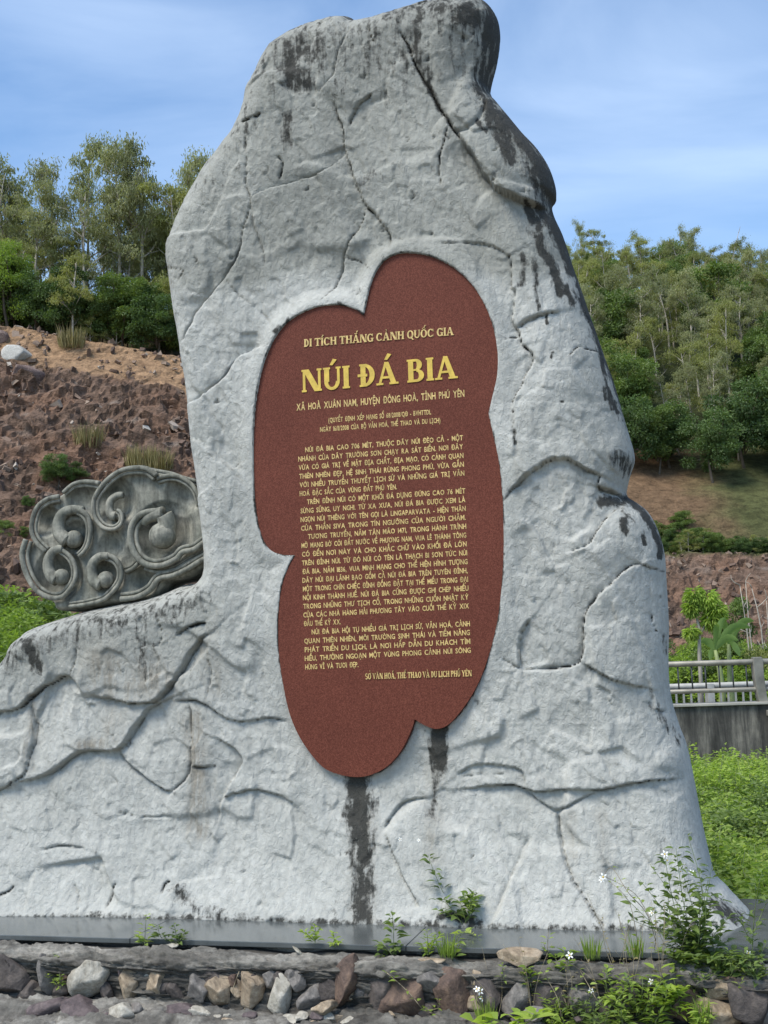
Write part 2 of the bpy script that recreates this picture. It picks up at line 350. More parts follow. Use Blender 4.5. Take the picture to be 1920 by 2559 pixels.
# (points, half width in D px, depth m, darkness, step m: + lifts the left-hand side of the direction of travel on the picture)
CR = [
 (C1([(720, 100), (680, 175), (660, 240), (650, 290), (600, 340)]), 2.6, .020, .35, .010),
 (C1([(655, 380), (670, 440), (690, 500), (690, 550), (708, 600), (722, 655), (745, 710), (770, 765), (815, 810), (855, 860), (866, 900), (862, 957)]), 2.3, .028, .75, .012),
 (C1([(708, 470), (722, 430), (750, 385), (800, 345)]), 2.6, .028, .8, .008),
 (C1([(692, 565), (640, 625), (570, 660), (480, 690), (400, 712), (340, 755)]), 3.0, .030, .55, .020),
 (C1([(320, 450), (320, 560), (326, 700), (345, 760), (328, 820), (305, 900), (295, 960), (262, 1020), (235, 1055)]), 2.2, .020, .45, .0),
 (C1([(345, 760), (352, 850), (380, 920), (395, 1000)]), 2.5, .012, .15, .0),
 (C1([(770, 780), (745, 850), (715, 910), (690, 960), (682, 1010), (665, 1056)]), 2.6, .028, .75, .006),
 (C1([(690, 960), (725, 972), (760, 985), (800, 1025)]), 2.0, .014, .4, .0),
 (C1([(905, 118), (935, 170), (960, 240), (1000, 310), (1040, 380), (1080, 450), (1110, 495), (1135, 522)]), 3.4, .035, .95, -.012),
 (C1([(1088, 485), (1070, 540), (1055, 600), (1052, 660), (1060, 700)]), 2.0, .020, .7, .0),
 (C1([(1135, 520), (1180, 590), (1230, 665), (1270, 712), (1330, 745), (1400, 768), (1475, 795)]), 3.0, .030, .45, .045),
 (C1([(785, 105), (795, 130), (805, 160)]), 2.2, .02, .8, 0),
 (C1([(870, 890), (1000, 922), (1150, 908), (1232, 922)]), 2.0, .010, .12, .0),
 (C1([(310, 460), (345, 445), (382, 428)]), 2.6, .022, .7, .006),
 (C1([(445, 590), (462, 610), (455, 650), (447, 672)]), 2.0, .02, .8, .0),
 (C1([(1110, 495), (1160, 480), (1210, 440), (1240, 350)]), 6, .018, .1, .0),
 (C2([(560, 0), (530, 100), (480, 200), (440, 250), (390, 320), (300, 420), (220, 540), (150, 690)]), 3.2, .035, .8, .016),
 (C2([(450, 255), (540, 380), (700, 500), (830, 640)]), 2.0, .010, .2, .0),
 (C2([(800, 725), (720, 745), (640, 752), (540, 810), (470, 900), (400, 980), (300, 1060), (210, 1135)]), 3.4, .034, .6, .024),
 (C2([(1262, 130), (1240, 230), (1180, 350), (1060, 480)]), 2.2, .014, .5, .0),
 (C2([(50, 190), (110, 200), (160, 215), (120, 290)]), 1.8, .016, .7, .0),
 (C2([(210, 1360), (330, 1430), (450, 1540), (510, 1600), (640, 1760)]), 2.4, .014, .0, -.012),
 (C2([(500, 1590), (560, 1545), (640, 1520)]), 2.2, .014, .1, -.006),
 (C3([(0, 300), (130, 290), (260, 292), (420, 330), (480, 400), (492, 500), (488, 600), (515, 640), (500, 780), (518, 870), (550, 930), (580, 1010), (640, 1075), (640, 1130), (590, 1230), (530, 1360), (508, 1420), (520, 1500), (518, 1600), (536, 1690)]), 1.9, .020, .75, .008),
 (C3([(530, 880), (650, 812), (760, 780), (835, 765)]), 2.6, .024, .85, .012),
 (C3([(400, 1020), (470, 960), (550, 940)]), 2.2, .020, .7, -.006),
 (C3([(890, 1080), (930, 1035), (975, 1018), (1040, 1040), (1120, 1050)]), 1.8, .018, .65, -.006),
 (C3([(1010, 800), (1050, 870), (1100, 960), (1110, 1050), (1130, 1160)]), 2.2, .02, .8, .0),
 (C3([(970, 700), (1000, 780), (1050, 832)]), 2.8, .02, 1.0, .0),
 (C3([(440, 2090), (520, 1990), (620, 1900), (720, 1822), (830, 1790), (930, 1812), (1010, 1862), (1112, 1908)]), 2.6, .034, .55, .028),
 (C3([(1112, 1908), (1088, 1970), (1112, 2020)]), 2.2, .024, .7, .0),
 (C3([(1080, 1985), (1150, 2008), (1230, 2040), (1300, 2075)]), 4.5, .05, .5, .02),  # neck shadow: groove whose colour is also painted dark for the bulge's shade
 (C3([(940, 1800), (900, 1230), (880, 900)]), 3, .0, .0, .0),
 (C6([(790, 165), (720, 230), (672, 300), (640, 352), (600, 385), (520, 412)]), 2.0, .026, .8, .018),
 (C6([(925, 475), (860, 500), (780, 570), (700, 650), (640, 710), (604, 770), (598, 850), (598, 930), (585, 1010), (552, 1062), (430, 1086), (240, 1090)]), 2.6, .038, .65, .026),
 (C6([(238, 1088), (226, 1000), (232, 890), (290, 800)]), 2.4, .022, .1, .018),
 (C6([(605, 1060), (700, 1120), (820, 1170), (955, 1196)]), 2.2, .024, .45, .016),
 (C6([(925, 475), (1000, 512), (1072, 524)]), 1.8, .014, .4, .01),
 (C6([(985, 760), (1000, 830), (1020, 880), (1075, 898)]), 1.8, .020, .8, .0),
 (C6([(960, 500), (975, 600), (985, 760)]), 1.5, .008, .0, .0),
 (C6([(1040, 660), (1065, 720), (1085, 790)]), 1.5, .014, .5, .0),
 (C6([(140, 490), (185, 496), (232, 500)]), 1.5, .014, .45, .0),
 (C6([(90, 1000), (150, 1040), (240, 1092)]), 2.2, .016, .1, .0),
 (C6([(1020, 1315), (1060, 1335), (1112, 1330)]), 1.5, .016, .4, .0),
 (C7([(420, 525), (520, 516), (620, 514), (700, 532), (790, 530), (900, 524), (1000, 522), (1100, 505), (1190, 492), (1282, 480)]), 2.2, .024, .55, .020),
 (C7([(665, 525), (730, 580), (798, 618), (870, 580), (960, 535)]), 3.2, .020, .0, .006),
 (C7([(798, 618), (808, 680), (828, 770), (860, 870), (910, 960), (970, 1050), (1010, 1100)]), 2.6, .030, .35, -.014),
 (C7([(105, 690), (160, 840), (200, 920), (245, 1005)]), 3.2, .020, .0, .008),
 (C7([(100, 680), (140, 620), (180, 582), (270, 562)]), 3.0, .020, .0, .010),
 (C7([(690, 720), (640, 830), (590, 940), (550, 1040)]), 4.5, .018, .0, .012),
 (C7([(395, 470), (440, 440), (500, 426), (600, 432), (665, 460), (668, 520)]), 2.4, .014, .1, .010),
 (C7([(400, 480), (500, 462), (600, 468)]), 2.4, .012, .1, .0),
 (C8([(-60, 420), (0, 400), (80, 380), (150, 320), (220, 270), (268, 242), (310, 244), (345, 300)]), 3.6, .034, .5, .022),
 (C8([(310, 240), (330, 190), (338, 120)]), 3.0, .016, .15, .0),
 (C8([(-60, 760), (0, 733), (60, 700), (110, 668), (130, 610), (150, 500), (130, 370)]), 2.8, .024, .4, .010),
 (C8([(60, 712), (170, 680), (250, 640), (330, 577), (410, 567), (490, 566), (520, 548), (570, 490), (620, 408), (655, 368), (740, 332)]), 3.0, .030, .0, .026),
 (C8([(400, 332), (480, 345), (560, 358), (640, 358), (700, 330), (760, 250), (800, 190), (830, 130), (905, 60)]), 3.6, .034, .35, .022),
 (C8([(755, 348), (850, 350), (900, 372), (970, 420), (1050, 437), (1150, 425), (1244, 440)]), 2.6, .024, .4, .012),
 (C8([(490, 545), (540, 620), (620, 680), (700, 730), (740, 742)]), 2.6, .024, .2, .012),
 (C8([(740, 742), (790, 700), (815, 645), (822, 500), (815, 370)]), 2.8, .026, .5, -.008),
 (C8([(830, 635), (880, 640), (930, 636)]), 2.0, .016, .6, .006),
 (C8([(930, 510), (1010, 560), (1040, 610), (1012, 670), (970, 740), (955, 780), (930, 880)]), 3.2, .022, .0, .018),
 (C8([(960, 772), (1010, 748), (1100, 740), (1200, 760), (1270, 800)]), 3.0, .022, .1, .012),
 (C8([(900, 170), (915, 230), (900, 340)]), 2.4, .016, .3, .0),
 (C8([(180, 992), (260, 975), (360, 988)]), 2.6, .016, .3, .0),
 (C8([(500, 828), (600, 852), (740, 850)]), 2.4, .014, .1, .0),
 (C8([(690, 0), (705, 60), (690, 120)]), 2.6, .020, .6, .0),
 (C8([(770, 62), (820, 30), (900, 14)]), 4.0, .022, .8, .008),
 (C8([(310, 1140), (325, 1220), (322, 1300)]), 2.0, .014, .3, .0),
 (C8([(0, 1185), (35, 1172), (60, 1145)]), 2.2, .018, .9, .0),
 (C8([(440, 1250), (480, 1180), (500, 1140)]), 3.0, .018, .5, .0),
 (C8([(700, 1180), (705, 1150), (730, 1130)]), 2.2, .018, .8, .0),
]
STAINS = [   # points (D), radius, strength, channel 0 soot 1 grime 2 warm
 (C1([(560, 170), (500, 200)]), 75, .62, 0), (C1([(490, 240), (540, 310)]), 34, .85, 0), (C1([(480, 440), (480, 540)]), 18, .7, 0),
 (C1([(430, 200), (600, 110), (720, 90)]), 34, .45, 0), (C1([(880, 60), (1050, 20), (1180, 30)]), 40, .62, 0), (C1([(1150, 50), (1240, 90), (1260, 200), (1230, 330)]), 46, .78, 0),
 (C1([(950, 90), (960, 170), (1000, 260)]), 30, .62, 0), (C1([(1100, 120), (1090, 260)]), 55, .42, 0),
 (C1([(1235, 400), (1290, 520), (1330, 600)]), 22, .9, 0), (C1([(1290, 440), (1390, 560), (1460, 680), (1480, 770)]), 20, .98, 0), (C1([(1200, 460), (1230, 500)]), 8, .9, 0),
 (C1([(800, 660), (760, 690)]), 18, .6, 0), (C1([(1000, 300), (1080, 450)]), 10, .8, 0), (C1([(1380, 590), (1440, 740)]), 25, .65, 0),
 (C3([(600, 40), (660, 150), (700, 300), (780, 480), (835, 640)]), 15, .86, 0), (C3([(690, 60), (790, 200), (880, 400), (920, 500)]), 15, .95, 0), (C3([(640, 200), (740, 350)]), 26, .5, 0),
 (C3([(870, 600), (920, 720)]), 10, .85, 0), (C3([(970, 690), (1045, 830)]), 5, 1.0, 0), (C3([(575, 380), (580, 470), (560, 570)]), 13, .68, 0), (C3([(650, 400), (680, 760)]), 8, .58, 0),
 (C3([(520, 880), (600, 900)]), 14, .5, 0), (C3([(735, 800), (740, 850)]), 5, .9, 0), (C3([(780, 1060), (770, 1100)]), 5, .9, 0), (C3([(835, 1395), (850, 1395)]), 4, 1, 0),
 (C3([(1110, 1060), (1150, 1300), (1190, 1450)]), 6, .85, 0), (C3([(1130, 1300), (1145, 1370)]), 7, 1.0, 0), (C3([(1160, 1300), (1230, 1470)]), 6, .8, 0), (C3([(1090, 880), (1180, 1200)]), 4, .9, 0),
 (C3([(1230, 1790), (1280, 1850)]), 28, .72, 0), (C3([(1160, 1870), (1290, 1960)]), 30, .45, 1), (C3([(525, 1600), (530, 1690)]), 6, .8, 0),
 (C6([(700, 115), (790, 130), (850, 110)]), 18, .8, 0), (C6([(850, 110), (930, 170), (985, 260), (1030, 340), (1035, 440)]), 9, 1.0, 0), (C6([(830, 235), (835, 290)]), 13, .82, 0), (C6([(935, 320), (950, 370)]), 5, .9, 0), (C6([(800, 130), (880, 240), (930, 330)]), 16, .45, 0),
 (C6([(1060, 900), (1070, 1000)]), 10, .5, 0), (C6([(960, 1190), (1090, 1420)]), 12, .35, 0), (C6([(1000, 1300), (1150, 1500)]), 16, .5, 0),
 ([(770, 1680), (776, 1720), (772, 1762)], 36, 1.0, 0), ([(776, 1760), (786, 1850), (786, 1990)], 34, .78, 0), ([(944, 1580), (948, 1648)], 26, 1.0, 0), ([(946, 1640), (940, 1710), (930, 1760)], 15, .55, 0),
 ([(940, 1640), (935, 1850)], 22, .5, 2), ([(786, 1770), (790, 1990)], 24, .9, 2),
 ([(20, 1420), (120, 1370), (420, 1290)], 55, .50, 0), ([(60, 1420), (150, 1400), (300, 1380), (420, 1330)], 70, .7, 1), ([(70, 1390), (85, 1440)], 22, .72, 0), ([(215, 1340), (260, 1345), (360, 1320)], 24, .55, 0),
 ([(230, 1440), (260, 1480), (340, 1470)], 45, .8, 2), ([(415, 1560), (428, 1640), (430, 1720), (425, 1790)], 26, .85, 2), ([(250, 1500), (245, 1600)], 24, .55, 2), ([(70, 1500), (64, 1660)], 9, .8, 2), ([(180, 1610), (230, 1605)], 14, .8, 2), ([(440, 1400), (470, 1480)], 26, .5, 2),
 ([(1235, 1760), (1240, 1850)], 12, .5, 2), ([(1300, 1760), (1310, 1880)], 16, .4, 2), ([(1420, 1800), (1440, 1900)], 26, .35, 0), ([(1540, 1950), (1600, 1985)], 22, .72, 0), ([(1440, 1990), (1560, 2000)], 10, .6, 0),
 ([(0, 1985), (300, 1985), (600, 1990), (1000, 2000), (1500, 2010)], 14, .62, 0), ([(380, 1920), (420, 1970), (540, 1985)], 24, .5, 0), ([(960, 1975), (1040, 1990)], 14, .8, 0),
 ([(700, 1640), (860, 1640)], 12, .5, 0), ([(640, 690), (600, 720)], 8, .6, 0), ([(740, 660), (786, 684)], 7, .9, 0),
 ([(1130, 1000), (1120, 1080)], 22, .4, 1),
]
PLQ_D = [(786, 681), (792, 655), (800, 620), (815, 584), (838, 558), (868, 547), (905, 548), (945, 559), (988, 583), (1025, 620), (1053, 668), (1070, 720), (1077, 770), (1075, 815), (1066, 855), (1057, 893),
 (1066, 935), (1078, 990), (1086, 1060), (1089, 1150), (1087, 1230), (1080, 1310), (1068, 1375), (1045, 1450), (1018, 1505), (985, 1550), (962, 1570), (940, 1575), (915, 1566), (896, 1554),
 (889, 1577), (868, 1620), (838, 1655), (800, 1675), (765, 1679), (728, 1672), (697, 1657), (665, 1620), (640, 1578), (622, 1528), (609, 1460), (602, 1400), (601, 1330), (608, 1270), (622, 1228), (637, 1200),
 (608, 1198), (582, 1186), (563, 1150), (552, 1090), (548, 1010), (549, 920), (556, 850), (569, 790), (590, 738), (618, 700), (655, 675), (695, 661), (735, 659), (768, 668)]
def smooth_corner(pts, corners, n=5):
    """closed smooth curve that keeps the listed points sharp"""
    pts = np.array(pts, float); idx = sorted(corners); out = []
    for a, b in zip(idx, idx[1:] + [idx[0] + len(pts)]):
        seg = np.array([pts[i % len(pts)] for i in range(a, b + 1)])
        out.append(smooth(seg, n)[:-1])
    return np.concatenate(out)
PLQ = smooth_corner(PLQ_D, [0, 15, 29, 45], 5)
WP = 0.03

def build_rock():
    step = 0.0105
    u0, u1 = OUTL[:, 0].min() - step, OUTL[:, 0].max() + step
    z1 = OUTL[:, 1].max() + step
    us = np.arange(u0, u1, step); zs = np.arange(-0.06, z1, step)
    nu, nz = len(us), len(zs)
    U, Zg = np.meshgrid(us, zs); p = np.stack([U.ravel(), Zg.ravel()], 1)
    # distance to the outline only where it is cheap: coarse first, then all
    d, sd_, tt, near = seg_dist(p, OUTL, True)
    ins = inside(p, OUTL)
    G = ins.reshape(nz, nu)
    q = G[:-1, :-1] | G[1:, :-1] | G[:-1, 1:] | G[1:, 1:]
    jj, ii = np.nonzero(q); a = jj * nu + ii
    Fq = np.stack([a, a + 1, a + nu + 1, a + nu], 1)
    used = np.zeros(nu * nz, bool); used[Fq.ravel()] = True
    out = used & ~ins
    p[out] = near[out]; d[~ins] = 0
    idx = -np.ones(nu * nz, int); idx[used] = np.arange(used.sum()); Fq = idx[Fq]
    p = p[used]; d = d[used]; bd = out[used]
    n = len(p)
    Rr = Redge(p[:, 0], p[:, 1])
    x = np.clip(d / Rr, 0, 1); prof = np.sqrt(np.clip(1 - (1 - x) ** 2, 0, 1))
    _pq = hit_w(PLQ[:, 0] * D2N, PLQ[:, 1] * D2N, WP); _pp = np.stack([uw(_pq)[0], _pq[:, 2]], 1)
    dq0, _, _, nq0 = seg_dist(p, _pp, True); sn = dq0 < step * .56; p[sn] = nq0[sn]
    flare = 0.25 * np.exp(-np.clip(p[:, 1], 0, 9) / 0.33)
    w0 = WMID + AMP * prof + flare * prof
    P0 = FP(p[:, 0], w0, p[:, 1]); px, py = project(P0); q2 = np.stack([px, py], 1) / D2N
    # relief
    p3 = np.stack([p[:, 0], np.zeros(n), p[:, 1]], 1)
    warp = np.stack([fbm(p3 * 1.3, 3, 31), fbm(p3 * 1.3 + 9, 3, 37)], 1)
    sk = np.stack([p[:, 0] + .45 * p[:, 1], p[:, 1] - .35 * p[:, 0]], 1)
    rel = 0.060 * fbm(p3 * 0.9, 2, 3) + 0.050 * facets(sk * 1.5 + warp * .6, 11, 1.5, 26) + 0.017 * facets(sk * np.array([4.4, 2.8]) + warp * .5, 21, 1.9, 45)
    rel += 0.0080 * facets(sk * np.array([14, 8.]) + warp, 41, 2.2, 60) + 0.004 * ridged(np.stack([sk[:, 0] * 5, p3[:, 1], sk[:, 1] * 3.4], 1), 4, 51) + 0.0032 * fbm(p3 * 34, 3, 61)
    crack = np.zeros(n); stain = np.zeros((n, 3)); jit = np.stack([fbm(p3 * 11, 4, 71, .65), fbm(p3 * 11 + 5, 4, 77, .65)], 1) * 5.0
    pil = np.zeros(n); groove = np.zeros(n)
    qj = q2 + jit
    for pts, hw, dep, dk, stp in CR:
        pl = smooth(pts, 4); lo = pl.min(0) - 120; hi = pl.max(0) + 120
        mk = np.nonzero((q2[:, 0] > lo[0]) & (q2[:, 0] < hi[0]) & (q2[:, 1] > lo[1]) & (q2[:, 1] < hi[1]))[0]
        if not len(mk): continue
        dd, side, t, _ = seg_dist(qj[mk], pl)
        ends = np.clip(np.minimum(t, 1 - t) * 7 + .25, 0, 1)
        wv = hw * .82 * np.clip(0.62 + 0.75 * vnoise(p3[mk] * 6, 5), .3, 1.4)
        g = np.exp(-(dd / (wv * 1.0)) ** 2) * dep * ends * 1.45
        groove[mk] = np.maximum(groove[mk], g)
        pil[mk] = np.maximum(pil[mk], 0.35 * dep * ends * np.exp(-dd / 12))
        # picture y runs down: sign>0 is the right-hand side of travel on the picture
        fade = np.exp(-dd / 60) * ends
        rel[mk] += stp * 1.25 * fade * (-side) * np.clip(dd / (hw * .8), 0, 1)
        brk = np.clip(0.72 + 1.1 * vnoise(p3[mk] * 5.5 + 3, 15), 0, 1)
        crack[mk] = np.maximum(crack[mk], dk * ends * brk * np.exp(-(dd / (wv * .95)) ** 2) * 2.1)
    # little chips and holes of the upper part
    rr = np.random.default_rng(5)
    for k in range(44):
        cx, cy = rr.uniform(390, 1180), rr.uniform(60, 1000)
        if k > 38: cx, cy = rr.uniform(0, 1500), rr.uniform(1350, 1980)
        L_ = rr.uniform(3, 11); an = rr.normal(1.2, .6)
        pl = np.array([(cx, cy), (cx + L_ * math.cos(an), cy + L_ * math.sin(an)), (cx + L_ * 1.3 * math.cos(an + .8), cy + L_ * 1.5 * math.sin(an + .8))])
        mk = np.nonzero((np.abs(q2[:, 0] - cx) < 30) & (np.abs(q2[:, 1] - cy) < 30))[0]
        if not len(mk): continue
        dd, side, t, _ = seg_dist(qj[mk], pl)
        rad = rr.uniform(1.2, 2.6); g = np.exp(-(dd / rad) ** 2)
        groove[mk] = np.maximum(groove[mk], .016 * g); crack[mk] = np.maximum(crack[mk], rr.uniform(.25, .8) * np.exp(-(dd / (rad * .8)) ** 2))
    for pts, rad, s_, ch in STAINS:
        pl = np.array(pts, float); dd, _, _, _ = seg_dist(qj, pl)
        stain[:, ch] = np.maximum(stain[:, ch], s_ * np.exp(-(dd / rad) ** 2 * .9))
    # old dull cement above, newer cleaner spray below about the plaque's top
    bnd = 585 + 30 * fbm(p3 * 2.2, 3, 91) - 120 * sstep(1060, 1120, q2[:, 0])* 0 + 60 * sstep(700, 400, q2[:, 0])
    old = sstep(bnd + 25, bnd - 25, q2[:, 1]) * .82
    old = np.maximum(old, .45 * sstep(1180, 1300, q2[:, 0]) * sstep(1300, 900, q2[:, 1]))
    stain[:, 1] = np.maximum(stain[:, 1], old)
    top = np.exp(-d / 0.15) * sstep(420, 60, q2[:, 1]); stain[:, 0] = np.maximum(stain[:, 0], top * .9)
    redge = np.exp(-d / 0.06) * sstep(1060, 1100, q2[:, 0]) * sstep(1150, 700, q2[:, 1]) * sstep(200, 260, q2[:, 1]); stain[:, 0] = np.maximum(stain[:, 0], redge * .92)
    stain[:, 0] = np.maximum(stain[:, 0], .44 * sstep(330, 120, q2[:, 1]))
    stain[:, 0] = np.maximum(stain[:, 0], .50 * sstep(.1, .5, fbm(p3 * np.array([1.6, 1, .9]), 3, 95)) * sstep(900, 100, q2[:, 1]))
    stain[:, 0] = np.maximum(stain[:, 0], .42 * sstep(0.0, .45, fbm(p3 * np.array([2.6, 1, .8]) + 4, 3, 96)) * sstep(470, 420, q2[:, 0]) * sstep(1560, 1430, q2[:, 1]) * sstep(1260, 1330, q2[:, 1]))
    stain[:, 0] = np.maximum(stain[:, 0], 0.12 * old / .82 + 0.08)
    # plaque seat: flat, rim of mortar that laps the plate at the top, pulls back at the bottom
    _pq = hit_w(PLQ[:, 0] * D2N, PLQ[:, 1] * D2N, WP); _pp = np.stack([uw(_pq)[0], _pq[:, 2]], 1)
    dq, _, _, _ = seg_dist(p, _pp, True); inq = inside(p, _pp); dq[sn] = 0; sdq = np.where(inq, -dq, dq) / 0.003
    up = sstep(1250, 700, q2[:, 1])
    rim = 0.034 + 0.016 * up - 0.050 * (1 - up) * sstep(1350, 1600, q2[:, 1])
    tgt = np.where(sdq < -.01, -0.03, rim)
    rel = rel - pil - groove
    k = sstep(55, 4, sdq)
    wv = w0 + rel * sstep(0, .10, d)
    wv = wv * (1 - k) + (tgt + rel * 0.12) * k
    stain[:, 0] = np.maximum(stain[:, 0], (.45 + .2 * (1 - up)) * np.exp(-(np.clip(sdq, 0, 99) / 4.5) ** 2) * (sdq > -4))
    drip = sstep(.18, .6, fbm(np.stack([p[:, 0] * 7, p[:, 1] * 0 + 2, p[:, 1] * .9], 1), 3, 121)) * (.30 * sstep(700, 250, q2[:, 1]) + .22 * sstep(1500, 1950, q2[:, 1])); stain[:, 0] = np.maximum(stain[:, 0], drip + .05)
    wv[bd] = WMID
    # front + back (mirrored, plainer)
    Vf = FP(p[:, 0], wv, p[:, 1])
    wb = WMID - AMP * 0.9 * prof - 0.06 * fbm(p3 * 2, 3, 101) * sstep(0, .1, d) - 0.02 * facets(sk * 3, 111)
    wb[bd] = WMID
    Vb = FP(p[:, 0], wb, p[:, 1])
    inner = ~bd; mapb = np.arange(n); mapb[inner] = n + np.arange(inner.sum())
    V = np.concatenate([Vf, Vb[inner]]); Fb = mapb[Fq][:, ::-1]
    st = np.concatenate([stain, stain[inner]]); ck = np.concatenate([crack, crack[inner] * 0])
    V = V - O
    me = fast_mesh('rock_body', V, np.concatenate([Fq, Fb]), True, {'stain': st, 'crack': ck}, mats=[M_ROCK])
    return me
MON = empty('rock_monument', O, 'tall grey cement rock stele with a red-brown cloud-shaped inscription plaque', 'monument')
rock = obj('rock_body', build_rock(), MON)

# ------------------------------------------------------------------ plaque
def granite_red():
    mt, N, L, P = mat('red_granite'); c = objco(N)
    v = N.new('ShaderNodeTexVoronoi'); v.inputs['Scale'].default_value = 150; L.new(c, v.inputs['Vector'])
    f = noise(N, L, 120, 4, 0.7, c); g = noise(N, L, 2.2, 4, 0.5, c)
    a = ramp(N, L, v.outputs['Color'], [(0.1, (0.065, 0.016, 0.010)), (0.5, (0.125, 0.040, 0.023)), (0.9, (0.21, 0.070, 0.045))])
    b = mixc(N, L, 0.5, a, ramp(N, L, f, [(0.3, (0.08, 0.021, 0.014)), (0.7, (0.17, 0.050, 0.033))]))
    b = mixc(N, L, 0.35, b, ramp(N, L, g, [(0.3, 0.8), (0.7, 1.2)]), 'MULTIPLY')
    L.new(b, P.inputs['Base Color']); P.inputs['Roughness'].default_value = 0.6; P.inputs['Specular IOR Level'].default_value = 0.14
    return mt
M_GRAN = granite_red()
WP = 0.03
pq = hit_w(PLQ[:, 0] * D2N, PLQ[:, 1] * D2N, WP)
pu, pz = uw(pq)[0], pq[:, 2]
def plaque_mesh():
    bm = bmesh.new(); ring = []
    for inset, wv in ((0.0, WP - 0.07), (0.0, WP)):
        P = np.stack([pu, pz], 1)
        if inset:
            c = P.mean(0); P = P + (c - P) / np.linalg.norm(c - P, axis=1)[:, None] * inset
        ring.append([bm.verts.new(FP(a, wv, b) - O) for a, b in P])
    n = len(pu)
    for r in range(1):
        for i in range(n): bm.faces.new((ring[r][i], ring[r][(i + 1) % n], ring[r + 1][(i + 1) % n], ring[r + 1][i]))
    from mathutils.geometry import delaunay_2d_cdt
    vo, _, fo_, ov, _, _ = delaunay_2d_cdt([Vector((a, b)) for a, b in zip(pu, pz)], [], [list(range(n))], 1, 1e-7)
    for t in fo_:
        ids = [ov[i][0] for i in t]
        if len(set(ids)) == 3: bm.faces.new([ring[1][i] for i in ids])
    bmesh.ops.recalc_face_normals(bm, faces=bm.faces)
    me = bpy.data.meshes.new('plaque'); bm.to_mesh(me); bm.free(); me.materials.append(M_GRAN); return me
PLAQ = obj('plaque', plaque_mesh(), MON)

M_GOLD = simple('gold_paint', (0.60, 0.41, 0.06), 0.45, 0.22, 18, 0.2)
M_GOLD2 = simple('aged_gold_paint', (0.58, 0.41, 0.15), 0.55, 0.35, 30, 0.2)
_fc = bpy.data.curves.new('font_source', 'FONT'); _fo = bpy.data.objects.new('font_source', _fc); COL.objects.link(_fo)
_fc.resolution_u = 2
_gc = {}
def glyph(ch):
    if ch not in _gc:
        _fc.body = ch; _fc.offset = 0.021; dg = bpy.context.evaluated_depsgraph_get(); dg.update()
        ev = _fo.evaluated_get(dg); me = ev.to_mesh()
        V = np.array([v.co[:2] for v in me.vertices]); Fc = [tuple(p.vertices) for p in me.polygons]
        x0 = V[:, 0].min(); wd = V[:, 0].max() - x0; V[:, 0] -= x0
        _gc[ch] = (V / 0.69, Fc, wd / 0.69); ev.to_mesh_clear()
    return _gc[ch]
_HORN = {'Ơ': 'O', 'Ớ': 'Ó', 'Ờ': 'Ò', 'Ở': 'Ỏ', 'Ỡ': 'Õ', 'Ợ': 'Ọ', 'Ư': 'U', 'Ứ': 'Ú', 'Ừ': 'Ù', 'Ử': 'Ủ', 'Ữ': 'Ũ', 'Ự': 'Ụ'}
def horned(ch):
    if ch not in _HORN: return glyph(ch)
    v, f, w_ = glyph(_HORN[ch]); n = len(v); x = w_ * (.86 if ch in 'ƠỚỜỞỠỢ' else .98)
    h = np.array([(x, .80), (x + .10, .80), (x + .24, .98), (x + .24, 1.12), (x + .12, 1.12), (x + .10, 1.0)])
    return np.concatenate([v, h]), f + [tuple(range(n, n + 6))], w_ + .12
def word_sans(wd):
    x = 0; V = []; Fc = []
    for ch in wd:
        v, f, w_ = horned(ch); b = sum(len(a) for a in V); V.append(v + np.array([x, 0])); Fc += [tuple(i + b for i in t) for t in f]; x += w_ + 0.10
    return np.concatenate(V), Fc, x - 0.10
